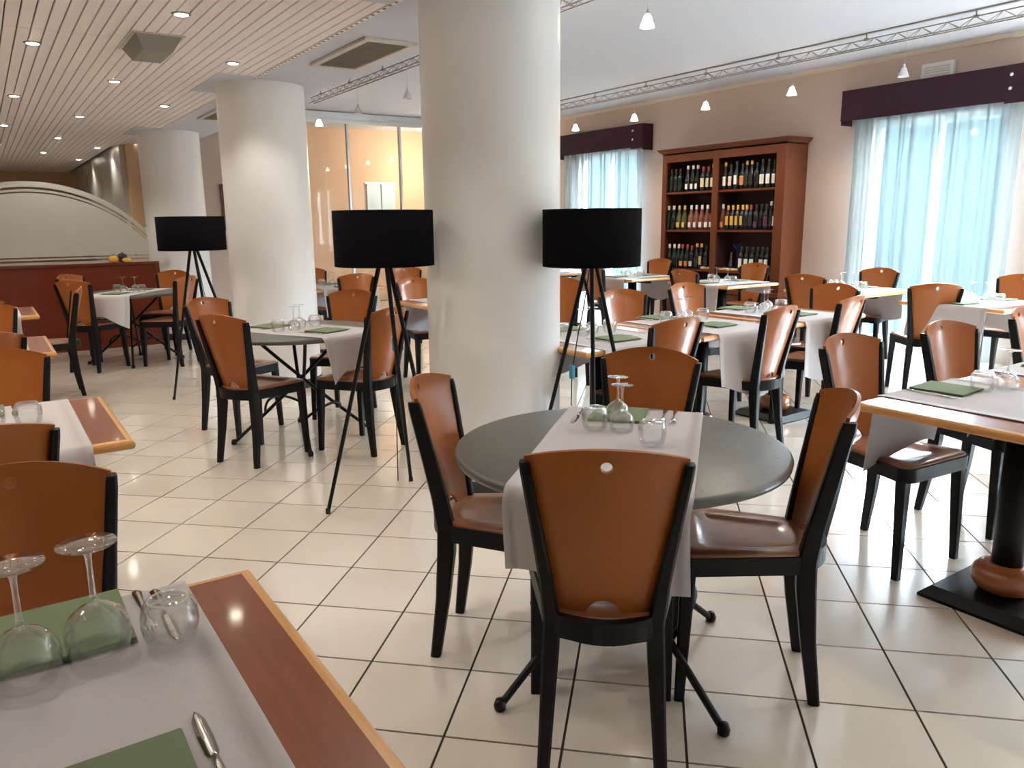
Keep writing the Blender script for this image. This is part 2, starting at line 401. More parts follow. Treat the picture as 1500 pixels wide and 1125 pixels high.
b = MB(); b.box(5.90, 6.52, 13.47, 13.5, 2.12, 2.15); b.box(5.90, 6.52, 13.47, 13.5, 1.52, 1.55); ob('hatch_frame', b, M['alu'], wp)

# columns
for k, (cx, cy) in enumerate(COLS):
    t = new('trim_column', None, None, (cx, cy, 0)); t['kind'] = 'structure'
    b = MB(); b.lathe([(CR, 0.075), (CR, ZS+.02)], 64); ob('shaft', b, M['colwhite'], t)
    b = MB(); b.lathe([(0, 0), (CR+.008, 0), (CR+.008, .07), (CR+.004, .076), (CR-.01, .076)], 64); ob('plinth', b, M['plinth'], t)

# dark ground and low wall added outside to dim the curtains but admit skylight
b = MB(); b.box(8.7, 30, -20, 32, -.3, -.12); struct('floor_street_dimmed', b, M['dimstreet'])
b = MB(); b.box(16.0, 16.6, -20, 32, -.12, 3.7); struct('wall_dimming_screen', b, M['dimscreen'])
# windows, curtains, pelmets
for k, (yc, hw) in enumerate(WINDOWS):
    wd = new('window_%d' % (k+1), None, None, (XW+.08, yc, 0)); wd['kind'] = 'structure'
    fr = MB()
    for a0, a1, z0, z1 in ((-hw, -hw+.06, .06, ZW), (hw-.06, hw, .06, ZW), (-hw+.06, hw-.06, .06, .13), (-hw+.06, hw-.06, ZW-.07, ZW), (-.035, .035, .13, ZW-.07)):
        fr.bbox(0, .06, a0, a1, z0, z1, .006)
    ob('window_frame', fr, M['wframe'], wd)
    for s in (-1, 1):
        p = MB(); a0, a1 = sorted((s*.035, s*(hw-.06))); p.box(.026, .032, a0, a1, .13, ZW-.07); ob('pane', p, M['pane'], wd)
def curtain(y0, y1, label, seed, off=0.0):
    rnd = random.Random(seed); n = 320; zs = [0.015, .4, .9, 1.4, 1.9, 2.2, 2.48]
    ph = [rnd.uniform(0, 6.28) for _ in range(6)]
    def X(t, z):
        y = t*(y1-y0); g = 0.55 + 0.45*(1 - z/2.5)
        am = .35 + .65*math.sin(2*PI*y/.61 + ph[4])**2
        fold = .030*am*math.sin(2*PI*y/.17 + ph[0] + 1.3*math.sin(2*PI*y/.83 + ph[1])) + .009*math.sin(2*PI*y/.071 + ph[2])*(1-am*.7) + .028*math.sin(2*PI*y/.47 + ph[3])
        return XW - .112 + fold*(.55+.45*g)
    vs = []; fs = []
    for iz, z in enumerate(zs):
        for i in range(n+1):
            t = i/n; vs.append((X(t, z), y0 + t*(y1-y0) + .006*math.sin(40*t+z), z))
    for iz in range(len(zs)-1):
        for i in range(n): a = iz*(n+1)+i; fs.append((a, a+1, a+n+2, a+n+1))
    m = MB(); m.add(vs, fs, True)
    tag(ob('curtain', m, M['curtain']), label, 'curtain')
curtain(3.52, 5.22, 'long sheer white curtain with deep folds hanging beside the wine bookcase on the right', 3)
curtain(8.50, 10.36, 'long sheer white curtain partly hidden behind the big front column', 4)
def pelmet(y0, y1, label, buttons):
    t = thing('pelmet', label, 'pelmet')
    b = MB(); b.bbox(XW-.20, XW-.185, y0, y1, 2.44, 2.755, .004); ob('front_panel', b, M['purple'], t)
    for y in (y0, y1-.015):
        b = MB(); b.box(XW-.185, XW-.002, y, y+.015, 2.40, 2.755); ob('side_panel', b, M['purple'], t)
    b = MB(); b.box(XW-.185, XW-.002, y0+.015, y1-.015, 2.735, 2.75); ob('top_board', b, M['purple'], t)
    b = MB(); b.bbox(XW-.208, XW-.20, y0, y0+.24, 2.42, 2.755, .003); ob('end_tab', b, M['purple'], t)
    for z in buttons:
        q = MB(); q.lathe([(0, .008), (.013, .006), (.016, 0)], 12)
        o = ob('button', q, M['button'], t); o.location = (XW-.208, y0+.20, z); o.rotation_euler = (0, -PI/2, 0)
pelmet(3.42, 5.32, 'dark purple fabric pelmet over the large curtain at right', (2.67, 2.55))
pelmet(8.41, 10.45, 'dark purple fabric pelmet beside the big column, over the smaller-looking curtain', (2.67, 2.55))
t = thing('wall_vent', 'white rectangular vent box on the wall above the right pelmet', 'vent', (XW, 4.39, 2.83))
b = MB(); b.bbox(-.05, 0, -.16, .16, -.085, .085, .008); ob('housing', b, M['white'], t)
b = MB()
for k in range(5): b.bbox(-.056, -.05, -.13, .13, -.06+k*.024, -.047+k*.024, .002)
ob('louvre', b, M['ventframe'], t)

# ------------------------------------------------------------------ the wooden partition with frosted glass
t = thing('glass_topped_partition', 'low mahogany partition topped by an arched frosted glass screen', 'partition', (0, YP, 0))
b = MB(); b.bbox(-.72, 1.70, 0, .06, 0, .965, .004); ob('wood_panel', b, M['partwood'], t)
b = MB(); b.bbox(-.74, 1.72, -.012, .075, .965, 1.0, .006); ob('cap_rail', b, M['partwood'], t)
b = MB(); b.bbox(1.70, 1.76, -.005, .065, 0, 1.0, .005); ob('end_post', b, M['partwood'], t)
AC, AR, AX = .40, 1.51, .5
def arch(x): return AC + math.sqrt(max(AR*AR-(x-AX)**2, 0))
def band(f0, f1, x0=-.62, x1=1.66, n=48):
    m = MB(); vs = []
    for i in range(n+1):
        x = x0 + (x1-x0)*i/n; a, c = f0(x), max(f1(x), f0(x))
        vs += [(x, .028, a), (x, .028, c), (x, .036, a), (x, .036, c)]
    fs = []
    for i in range(n):
        a = 4*i; fs += [(a, a+4, a+5, a+1), (a+2, a+3, a+7, a+6), (a+1, a+5, a+7, a+3), (a, a+2, a+6, a+4)]
    return m.add(vs, fs)
Z0 = 1.0
k1, k2, k3, k4 = (lambda x: arch(x)-.06), (lambda x: arch(x)-.085), (lambda x: arch(x)-.11), (lambda x: arch(x)-.125)
lo = lambda f: (lambda x: max(f(x), Z0+.085))
c = lambda v: (lambda x: v)
for f0, f1, mm, nm in ((lo(k1), lo(arch), 'frost', 'frosted_band'), (lo(k2), lo(k1), 'clear', 'clear_band'), (lo(k3), lo(k2), 'frost', 'frosted_band'), (lo(k4), lo(k3), 'clear', 'clear_band'),
                       (c(Z0+.085), lo(k4), 'frost', 'frosted_pane'), (c(Z0+.07), c(Z0+.085), 'clear', 'clear_band'), (c(Z0+.05), c(Z0+.07), 'frost', 'frosted_band'), (c(Z0+.028), c(Z0+.05), 'clear', 'clear_band'), (c(Z0), c(Z0+.028), 'frost', 'frosted_band')):
    ob(nm, band(f0, f1), M[mm], t)
b = MB(); b.bbox(1.64, 1.70, .012, .05, 1.35, 1.40, .006); ob('glass_clamp', b, M['alu'], t)
for px, py, pz, s, mm, lb in ((1.27, -0.01, 1.0, (.060, .034, .05), 'yellow', 'round yellow gourd on the partition rail, left of the pair'),
                          (1.405, -0.032, 1.0, (.055, .028, .032), 'yellow', 'flat yellow gourd on the partition rail, in front of the dark one'),
                          (1.365, 0.0, 1.0, (.058, .026, .064), 'darkveg', 'dark gourd lying behind the yellow ones on the partition rail')):
    m = MB(); prof = [(0, 0)] + [(math.sin(PI*i/8)*(1+.06*math.sin(i)), 1-math.cos(PI*i/8)) for i in range(1, 8)] + [(0, 2.0)]
    m.lathe(prof, 14)
    m.v = [(v[0]*s[0]*(1+.05*math.cos(7*math.atan2(v[1], v[0]))), v[1]*s[1], v[2]*s[2]*.85) for v in m.v]
    o = ob('gourd', m, M[mm]); o.location = (px, YP+py, pz); tag(o, lb, 'gourd')
    q = MB(); q.tube([(0, 0, s[2]*1.65), (.004, .002, s[2]*1.75+.01)], .006, 6); ob('stalk', q, M['darkveg'], o)

# picture on the pinkish wall, only its frame edge shows past the column
t = thing('framed_picture', 'dark framed picture on the pinkish wall between two white columns', 'picture', (2.885, YG-.03, 1.34))
b = MB(); b.bbox(0, .05, -.01, .03, 0, .64, .006); b.bbox(.75, .80, -.01, .03, 0, .64, .006); b.bbox(.05, .75, -.01, .03, 0, .05, .006); b.bbox(.05, .75, -.01, .03, .59, .64, .006)
ob('frame', b, M['pframe'], t); b = MB(); b.box(.05, .75, .012, .025, .05, .59); ob('print', b, M['print'], t)

# ------------------------------------------------------------------ bookcase and bottles
BX, BY0, BY1, BZ = 7.72, 5.84, 7.80, 2.33
t = thing('wine_bookcase', 'tall mahogany bookcase filled with wine bottles against the window wall', 'bookcase', (0, 0, 0))
for y0, y1 in ((BY0, BY0+.03), (BY1-.03, BY1)):
    b = MB(); b.box(BX+.02, XW-.005, y0, y1, 0, BZ-.06); ob('side_panel', b, M['mahog'], t)
for y0, y1 in ((BY0, BY0+.13), (BY1-.075, BY1), (6.83, 6.92)):
    b = MB(); b.bbox(BX, BX+.025, y0, y1, .55, BZ-.06, .004); ob('stile', b, M['mahog'], t)
b = MB(); b.box(BX+.025, XW-.03, 6.865, 6.885, .55, BZ-.06); ob('divider', b, M['mahogdk'], t)
for z in (.755, 1.262, 1.752):
    for y0, y1 in ((BY0+.03, 6.865), (6.885, BY1-.03)):
        b = MB(); b.bbox(BX+.026, XW-.03, y0, y1, z, z+.024, .003); ob('shelf', b, M['mahog'], t)
b = MB(); b.box(XW-.03, XW-.006, BY0+.03, BY1-.03, .05, BZ-.06); ob('back_panel', b, M['mahogdk'], t)
b = MB(); b.bbox(BX, BX+.025, BY0+.13, 6.83, BZ-.17, BZ-.06, .004); b.bbox(BX, BX+.025, 6.92, BY1-.075, BZ-.17, BZ-.06, .004); ob('top_rail', b, M['mahog'], t)
b = MB()
for dz, e in ((-.06, .0), (-.035, .018), (-.018, .04), (0, .055)):
    b.bbox(BX-e, XW-.004, BY0-e, BY1+e, BZ+dz-.02, BZ+dz, .004)
ob('cornice', b, M['mahog'], t)
b = MB(); b.bbox(BX-.03, XW-.006, BY0-.015, BY1+.015, .50, .555, .006); ob('counter', b, M['mahog'], t)
b = MB(); b.bbox(BX-.02, XW-.006, BY0, BY1, 0, .09, .006); ob('base_plinth', b, M['mahog'], t)
for k in range(4):
    y0 = BY0+.03+k*.4775
    d = MB(); d.bbox(BX-.012, BX+.012, y0, y0+.467, .10, .49, .006); d.bbox(BX-.018, BX-.011, y0+.07, y0+.397, .16, .43, .004)
    dd = ob('door', d, M['mahog'], t); q = MB(); q.lathe([(0, .03), (.011, .027), (.012, .018), (.006, .01), (.006, 0)], 10)
    kn = ob('knob', q, M['alu'], dd); kn.location = (BX-.012, y0+(.05 if k % 2 else .42), .32); kn.rotation_euler = (0, -PI/2, 0)

GL = {'green': mat('bottle_green', (0.006, 0.014, 0.009), 0.08, spec=0.7), 'dark': mat('bottle_dark', (0.008, 0.009, 0.012), 0.08, spec=0.7),
      'rose': mat('bottle_rose', (0.20, 0.06, 0.045), 0.08, spec=0.7), 'lime': mat('bottle_olive', (0.07, 0.065, 0.015), 0.08, spec=0.7),
      'clear': glassy('carafe_glass', (0.75, 0.75, 0.78), 0.08, 0.6, 2.0)}
LB = {'white': mat('label_white', (0.70, 0.68, 0.66), 0.7), 'cream': mat('label_cream', (0.62, 0.52, 0.34), 0.7), 'pink': mat('label_pink', (0.72, 0.55, 0.52), 0.7),
      'yellow': mat('label_yellow', (0.62, 0.43, 0.10), 0.7), 'gold': mat('label_gold', (0.70, 0.38, 0.06), 0.4), 'red': mat('label_red', (0.35, 0.05, 0.04), 0.6),
      'black': mat('label_black', (0.02, 0.02, 0.022), 0.5), 'purple': mat('label_purple', (0.12, 0.03, 0.09), 0.6), 'silver': mat('capsule_silver', (0.55, 0.52, 0.52), 0.3), 'orange': mat('label_orange', (0.6, 0.25, 0.08), 0.6)}
bcache = {}
def bottle_meshes(shape, glass, cap, lab, lz):
    key = (shape, glass, cap, lab, lz)
    if key in bcache: return bcache[key]
    r, h, sh = {'bordeaux': (.037, .30, .185), 'burgundy': (.040, .295, .14), 'champagne': (.042, .315, .14), 'tall': (.036, .33, .15)}[shape]
    p = [(0, .006), (r*.8, 0), (r, .006), (r, sh)]
    if shape == 'bordeaux': p += [(r*.94, sh+.015), (r*.6, sh+.032), (.0155, sh+.045)]
    else: p += [(r*.92, sh+.03), (r*.66, sh+.065), (.019, sh+.1)]
    p += [(.0145, h-.03), (.0145, h-.004), (.011, h), (0, h)]
    B = MB(); B.lathe(p, 14); bod = B.mesh('body', GL[glass])
    cm = None
    if cap:
        ch = .095 if shape == 'champagne' else .055
        c_ = MB(); c_.lathe([(.0172 if shape == 'champagne' else .0158, h-ch), (.0165, h-ch*.4), (.0162, h-.002), (.012, h+.0025), (0, h+.003)], 12); cm = c_.mesh('capsule', LB[cap])
    lm = None
    if lab:
        l_ = MB(); a, z0, z1 = (lz if lz else (1.25, .045, .125)); n = 8
        l_.add([((r+.0009)*math.cos(PI+a*(2*i/n-1)), (r+.0009)*math.sin(PI+a*(2*i/n-1)), z) for z in (z0, z1) for i in range(n+1)], [(i, i+1, n+2+i, n+1+i) for i in range(n)], True)
        lm = l_.mesh('label', LB[lab])
    bcache[key] = (bod, cm, lm); return bcache[key]
ORD = ['first', 'second', 'third', 'fourth', 'fifth', 'sixth', 'seventh', 'eighth', 'ninth', 'tenth', 'eleventh', 'twelfth', 'thirteenth']
def px_y(px, py, xx):
    u = (px-750)/1135.9; v = (562.5-py)/1135.9
    d = Rr*u + Uu*v + Ff; return d.y*xx/d.x
CAPN = {'white': 'white-topped', 'yellow': 'yellow-topped', 'gold': 'gold-topped', 'red': 'red-topped', 'black': 'dark-topped', 'silver': 'silver-topped', 'pink': 'pale-topped', None: 'plain-topped'}
GLN = {'green': 'green', 'dark': 'dark', 'rose': 'rosé', 'lime': 'olive', 'clear': 'clear'}
def shelf_row(zt, bay, row, ypx, specs):
    n = len(specs)
    for i, (px, shape, glass, cap, lab, lz, dx) in enumerate(specs):
        xx = BX+.085+dx; y = px_y(px, ypx, xx)
        bo, cm, lm = bottle_meshes(shape, glass, cap, lab, lz)
        o = new('wine_bottle', bo, None, (xx, y, zt), random.uniform(-.15, .15) - .6)
        o['category'] = 'bottle'; o['group'] = 'wine bottles on the %s shelf' % row
        o['label'] = '%s %s bottle, %s from left on %s shelf of the %s bay' % (CAPN[cap], GLN[glass], ORD[i], row, bay)
        if cm: new('capsule', cm, o)
        if lm: new('label', lm, o)
S1, S2, S3 = 1.776, 1.286, .779
big = (1.45, .05, .16); low = (1.2, .035, .10); tall_l = (1.25, .06, .17)
shelf_row(S1, 'left', 'top', 270, [(978, 'bordeaux', 'green', 'black', None, None, 0), (984.2, 'bordeaux', 'green', 'black', None, None, 0), (990.4, 'bordeaux', 'green', 'black', None, None, 0), (996.7, 'bordeaux', 'green', 'black', None, None, 0),
    (1007.5, 'tall', 'dark', 'white', 'white', low, 0), (1015, 'tall', 'dark', 'white', 'white', low, .01), (1021.8, 'tall', 'dark', 'silver', 'white', low, .02), (1030, 'bordeaux', 'dark', 'red', 'cream', big, -.01), (1037.5, 'bordeaux', 'dark', 'red', 'cream', big, .02), (1044.5, 'tall', 'dark', 'gold', 'cream', big, .03)])
shelf_row(S1, 'right', 'top', 265, [(1062.6, 'tall', 'dark', 'gold', 'white', big, 0), (1070.8, 'bordeaux', 'dark', 'black', 'pink', big, 0), (1079, 'tall', 'dark', 'black', 'white', tall_l, -.01), (1087.5, 'bordeaux', 'dark', 'black', 'orange', big, .02), (1093.9, 'tall', 'dark', 'gold', 'black', big, .03), (1101, 'tall', 'dark', 'gold', 'black', big, .03),
    (1108.8, 'bordeaux', 'dark', 'black', None, None, .01), (1117, 'tall', 'dark', 'black', 'white', big, 0), (1126, 'tall', 'dark', 'black', 'white', big, 0), (1134, 'tall', 'dark', 'black', 'white', big, .04)])
shelf_row(S2, 'left', 'middle', 325, [(979.5, 'champagne', 'green', 'white', None, None, 0), (987, 'champagne', 'green', 'white', None, None, 0), (995, 'champagne', 'lime', 'yellow', 'yellow', low, 0), (1003, 'champagne', 'lime', 'yellow', 'yellow', low, 0),
    (1012.5, 'champagne', 'rose', 'white', 'white', low, 0), (1020, 'champagne', 'rose', 'white', 'white', low, 0), (1028, 'champagne', 'rose', 'white', 'white', low, 0), (1036, 'champagne', 'rose', 'white', 'white', low, 0), (1043.5, 'champagne', 'rose', 'white', 'white', low, .02)])
shelf_row(S2, 'right', 'middle', 322, [(1053, 'champagne', 'rose', 'white', 'orange', low, .05), (1059, 'champagne', 'rose', 'white', 'orange', low, .03), (1066.5, 'bordeaux', 'dark', 'gold', 'gold', tall_l, 0), (1073.5, 'bordeaux', 'dark', 'gold', 'gold', tall_l, 0), (1080.5, 'bordeaux', 'dark', 'gold', 'gold', tall_l, 0), (1087.5, 'bordeaux', 'dark', 'gold', 'yellow', tall_l, .02),
    (1093.5, 'bordeaux', 'dark', 'gold', None, None, .03), (1100, 'bordeaux', 'dark', 'red', 'black', big, .03), (1108, 'bordeaux', 'dark', 'black', 'purple', low, 0), (1115, 'bordeaux', 'dark', 'black', None, None, .03), (1122.5, 'bordeaux', 'dark', 'black', 'purple', big, 0), (1129, 'tall', 'dark', 'silver', 'black', big, .03), (1134.5, 'bordeaux', 'dark', 'silver', 'white', big, .05)])
shelf_row(S3, 'left', 'lower', 385, [(980.5, 'champagne', 'green', 'white', None, None, 0), (987.5, 'champagne', 'green', 'white', None, None, 0), (994, 'champagne', 'green', 'pink', None, None, .01), (999.5, 'champagne', 'green', 'red', 'orange', low, 0), (1006.5, 'champagne', 'green', 'red', 'orange', low, 0),
    (1013, 'bordeaux', 'dark', 'red', 'white', low, 0), (1020.5, 'tall', 'dark', 'gold', 'black', big, 0), (1027, 'tall', 'dark', 'gold', 'yellow', tall_l, 0), (1034, 'bordeaux', 'dark', 'black', 'black', big, .02)])
shelf_row(S3, 'right', 'lower', 388, [(1085.5, 'bordeaux', 'dark', 'black', 'white', big, 0), (1093.5, 'bordeaux', 'dark', 'black', 'white', big, 0), (1101.5, 'bordeaux', 'dark', 'black', 'white', big, 0), (1109, 'bordeaux', 'dark', 'black', None, None, .03), (1116, 'bordeaux', 'dark', 'black', 'silver', big, .02), (1123.5, 'bordeaux', 'dark', 'black', 'white', big, 0)])
for px, lb in ((1053, 'clear glass carafe at the left end of the lower right bay'), (1071, 'clear glass carafe behind the bread rolls in the lower right bay')):
    m = MB(); m.lathe([(0, 0), (.05, .003), (.06, .03), (.055, .08), (.03, .14), (.022, .19), (.03, .23), (.028, .23), (.02, .19), (.027, .14), (.05, .08), (.055, .03), (0, .008)], 16)
    o = ob('carafe', m, GL['clear']); o.location = (BX+.2, px_y(px, 388, BX+.2), S3); tag(o, lb, 'carafe')
t = thing('glass_flower', 'blue ornament rising above bottles in the lower right bay', 'ornament', (BX+.25, px_y(1079, 380, BX+.25), S3))
b = MB(); b.tube([(0, 0, 0), (.004, .003, .15), (0, 0, .27)], .006, 8); b.lathe([(0, 0), (.04, 0), (.04, .008), (.006, .014)], 14); ob('stem', b, M['blue'], t)
for k in range(6):
    a = k*PI/3; m = MB()
    m.add([(.006*math.cos(a), .006*math.sin(a), .25), (.05*math.cos(a-.35), .05*math.sin(a-.35), .30), (.075*math.cos(a), .075*math.sin(a), .335), (.05*math.cos(a+.35), .05*math.sin(a+.35), .30), (.035*math.cos(a), .035*math.sin(a), .285)], [(0, 1, 4), (1, 2, 4), (2, 3, 4), (3, 0, 4)], True)
    ob('petal', m, M['blue'], t)
rolls = [(1030, 0, .03), (1037, .02, .026), (1056, 0, .024), (1062, .01, .03), (1067, -.01, .026), (1073, 0, .028), (1079, .01, .026)]
for k, (px, dx, s) in enumerate(rolls):
    m = MB(); m.lathe([(0, 0), (.8, .12), (1, .55), (.85, 1.0), (.45, 1.3), (0, 1.38)], 12); m.v = [(v[0]*s*.9, v[1]*s*1.5, v[2]*s) for v in m.v]
    o = ob('bread_roll', m, M['bread']); o.location = (BX+.055+dx, px_y(px, 392, BX+.055+dx), S3); o.rotation_euler = (0, 0, random.uniform(-.5, .5))
    tag(o, 'golden bread roll, %s from left along the front of the lower bookcase shelf' % ORD[k], 'bread roll', 'bread rolls on the lower shelf')

# ------------------------------------------------------------------ chairs
def zlerp(z, tab):
    for (a, va), (b_, vb) in zip(tab, tab[1:]):
        if z <= b_: return va + (vb-va)*(z-a)/(b_-a)
    return tab[-1][1]
POST_X = [(0, .150), (.41, .128), (.46, .127), (.872, .188)]
POST_Y = [(0, .0), (.25, .034), (.42, .045), (.5, .036), (.872, -.032)]
def chair_parts():
    parts = []
    # rear legs run up into the back posts
    for s in (-1, 1):
        secs = []
        for z, hx, hy in ((0, .0155, .0165), (.2, .019, .022), (.36, .022, .028), (.44, .0215, .028), (.55, .017, .025), (.72, .0135, .0225), (.85, .0125, .021), (.872, .011, .018)):
            secs.append(((s*zlerp(z, POST_X), zlerp(z, POST_Y), z), hx, hy, .006))
        b = MB(); b.bar(secs); parts.append(('rear_leg', b.mesh('rear_leg', M['black'])))
        b = MB(); b.bar([((s*.196, .392, 0), .0145, .0145, .004), ((s*.19, .385, .2), .0185, .018, .005), ((s*.185, .378, .41), .023, .022, .006)])
        parts.append(('front_leg', b.mesh('front_leg', M['black'])))
    # seat frame outline
    def outline(inset=0.0, n=7):
        P = []
        def arc(cx, cy, r, a0, a1):
            for i in range(n+1):
                a = a0+(a1-a0)*i/n; P.append((cx+r*math.cos(a), cy+r*math.sin(a)))
        r = .05-inset*.5
        arc(.212-inset-r, .418-inset-r, r, 0, PI/2); arc(-.212+inset+r, .418-inset-r, r, PI/2, PI)
        for i in range(9):
            x = -(.142-inset*.6)*(1-2*i/8); P.append((x, .028+inset - .04*(1-(x/.142)**2)))
        return P
    o1 = outline(); o2 = outline(.03); b = MB(); n = len(o1)
    for z0, z1 in ((.404, .459),):
        vs = [(x, y, z0) for x, y in o1] + [(x, y, z1) for x, y in o1] + [(x, y, z0) for x, y in o2] + [(x, y, z1) for x, y in o2]
        fs = []
        for k in range(n):
            k2 = (k+1) % n
            fs += [(k, k2, n+k2, n+k), (2*n+k2, 2*n+k, 3*n+k, 3*n+k2), (n+k, n+k2, 3*n+k2, 3*n+k), (k2, k, 2*n+k, 2*n+k2)]
        b.add(vs, fs)
    parts.append(('seat_frame', b.mesh('seat_frame', M['black'])))
    # seat pad: plywood with a dished oval
    o3 = outline(.008, 6); n = len(o3); cx, cy = 0.0, .225; rows = []; vs = []
    for f, dz in ((1.0, -.006), (1.0, .003), (.97, .006), (.88, .007), (.82, .004), (.76, -.003), (.5, -.007), (.2, -.008)):
        rows.append(len(vs))
        for x, y in o3:
            dx, dy = x-cx, y-cy; L = math.hypot(dx, dy)
            if f < .95:
                a = math.atan2(dy/.17, dx/.178); ex, ey = .178*math.cos(a), .17*math.sin(a)
                q = f/.88; dx, dy = ex*q, ey*q
            else: dx, dy = dx*f, dy*f
            vs.append((cx+dx, cy+dy, .464+dz))
    rows2 = rows; fs = [(a+k, a+(k+1) % n, b_+(k+1) % n, b_+k) for a, b_ in zip(rows2, rows2[1:]) for k in range(n)]
    vs.append((cx, cy, .464-.008)); fs += [(rows[-1]+k, rows[-1]+(k+1) % n, len(vs)-1) for k in range(n)]
    b = MB(); b.add(vs, fs, True); parts.append(('seat', b.mesh('seat', M['seatwood'])))
    # curved backrest panel, with a hand hole near the top and a crescent cut at the bottom
    zb, zc, ztop = .452, .884, .918
    def hw(z): return .107 + (z-zb)/(zc-zb)*(.186-.107)
    def top(x): return zc + (ztop-zc)*(1-(x/.186)**2)
    pts = []; edges = []
    def loop(L):
        o = len(pts); pts.extend(L); edges.extend((o+i, o+(i+1) % len(L)) for i in range(len(L)))
    NB = 12; outer = []
    nc = 8; ch_w, ch_h = .046, .058
    outer += [(-hw(zb)+(hw(zb)-ch_w)*i/3, zb) for i in range(3)]
    outer += [(-ch_w*math.cos(PI*i/nc), zb+ch_h*math.sin(PI*i/nc)) for i in range(nc+1)]
    outer += [(ch_w+(hw(zb)-ch_w)*(i+1)/3, zb) for i in range(3)]
    outer += [(hw(zb+(zc-zb)*i/NB), zb+(zc-zb)*i/NB) for i in range(1, NB)]
    outer += [(.186*(1-2*i/18), top(.186*(1-2*i/18))) for i in range(19)]
    outer += [(-hw(zb+(zc-zb)*i/NB), zb+(zc-zb)*i/NB) for i in range(NB-1, 0, -1)]
    loop(outer); nO = len(outer)
    hole = [(.0135*math.cos(2*PI*i/14), .878+.0135*math.sin(2*PI*i/14)) for i in range(14)]; loop(hole)
    for iz in range(1, 13):
        z = zb + (ztop-zb)*iz/13
        for ix in range(-5, 6):
            x = hw(min(z, zc))*ix/6
            if z > top(x)-.012 or math.hypot(x, z-.878) < .024 or (abs(x) < ch_w+.012 and z < zb+ch_h+.012): continue
            pts.append((x, z))
    vo, _, fo, *_ = delaunay_2d_cdt([Vector(p) for p in pts], edges, [], 0, 1e-6)
    vo = [(v[0], v[1]) for v in vo]
    def inside(px, pz, poly):
        c_ = False; j = len(poly)-1
        for i in range(len(poly)):
            xi, zi = poly[i]; xj, zj = poly[j]
            if (zi > pz) != (zj > pz) and px < (xj-xi)*(pz-zi)/(zj-zi)+xi: c_ = not c_
            j = i
        return c_
    tris = []
    for f in fo:
        gx = sum(vo[i][0] for i in f)/len(f); gz = sum(vo[i][1] for i in f)/len(f)
        if inside(gx, gz, outer) and not inside(gx, gz, hole): tris.append(f)
    def P3(x, z, off):
        k = 1.75; e = hw(min(z, zc)); y0 = zlerp(min(z, .872), POST_Y) + .006
        n_ = Vector((2*k*x*-1, 1, .16)).normalized()
        return Vector((x, y0 - k*(e*e-x*x), z)) + n_*off
    b = MB(); th = .0055
    b.add([P3(x, z, th) for x, z in vo], [tuple(f)[::-1] for f in tris], True)
    b.add([P3(x, z, -th) for x, z in vo], [tuple(f) for f in tris], True)
    for L, flip in ((outer, 0), (hole, 1)):
        m_ = len(L); V = [P3(x, z, th) for x, z in L] + [P3(x, z, -th) for x, z in L]
        F = [(i, (i+1) % m_, m_+(i+1) % m_, m_+i) for i in range(m_)]
        b.add(V, F)
    parts.append(('backrest', b.mesh('backrest', M['chairwood'])))
    # curved rail under the backrest
    b = MB(); P = [(x, .035 - .055*(1-(x/.13)**2)) for x in [-.13+.26*i/10 for i in range(11)]]
    vs = []; 
    for x, y in P: vs += [(x, y-.013, .412), (x, y+.013, .412), (x, y+.013, .468), (x, y-.013, .468)]
    b.add(vs, [(4*i+k, 4*i+(k+1) % 4, 4*i+4+(k+1) % 4, 4*i+4+k) for i in range(10) for k in range(4)])
    parts.append(('back_rail', b.mesh('back_rail', M['black'])))
    return parts
CHAIR = chair_parts()
def chair(x, y, deg, label, group):
    t = thing('dining_chair', label, 'chair', (x, y, 0), math.radians(deg), group)
    for n, me in CHAIR: new(n, me, t)
    return t
# x, y = middle of the rear feet, angle = 0 faces +y
G1, G2, G3 = 'chairs around the nearest round table', 'chairs around the middle round table', 'chairs around the far round table'
GM, GR_, GLft, GW, GB = 'chairs along the middle row', 'chairs at the right foreground tables', 'chairs at the left tables', 'chairs at the window tables', 'chairs at the tables behind the columns'
chair(1.141, 1.310, -40.0, 'dining chair in the front centre, its orange-brown back towards the camera', G1)
chair(1.990, 1.323, 45.2, 'dining chair right of the nearest round table, seen from its side with dished seat showing', G1)
chair(1.199, 2.199, -135.7, 'dining chair left of the nearest round table, glossy curved back in profile', G1)
chair(2.102, 2.172, 123.3, 'dining chair on the far side of the nearest round table, behind the stacked glasses', G1)
chair(1.124, 4.630, -60.8, 'dining chair front left of the middle round table, its back to the camera', G2)
chair(1.284, 5.677, -160.2+8, 'dining chair behind left of the middle round table, beside the white column', G2)
chair(2.293, 5.604, 140.0, 'dining chair far right of the middle round table, seen between lamp and column', G2)
chair(1.995, 4.370, 26.0, 'dining chair right of the middle round table, behind the tripod lamp legs', G2)
chair(0.710, 8.610, -43.0, 'dining chair front left of the far round table, its back to the camera', G3)
chair(0.780, 9.620, -135.0, 'dining chair back left of the far round table, close to the wooden partition', G3)
chair(1.770, 9.590, 140.0, 'dining chair back right of the far round table, beside the third column', G3)
chair(1.675, 8.485, 45.0, 'dining chair front right of the far round table, behind the far lamp leg', G3)
chair(2.99, 2.915, 2.0, 'dining chair tucked under the left table of the middle row, back to the camera', GM)
chair(3.87, 2.931, 8.0, 'dining chair tucked under the centre table of the middle row, back to the camera', GM)
chair(4.73, 3.03, 10.0, 'dining chair tucked under the right table of the middle row, back to the camera', GM)
chair(3.88, 4.27, 166.0, 'dining chair behind the centre table of the middle row, whitish glare on its left edge', GM)
chair(4.68, 4.38, 176.0, 'dining chair behind the right table of the middle row, pale glare on its top', GM)
chair(5.42, 3.60, 96.0, 'dining chair at the right end of the middle row, bright hole in its orange back', GM)
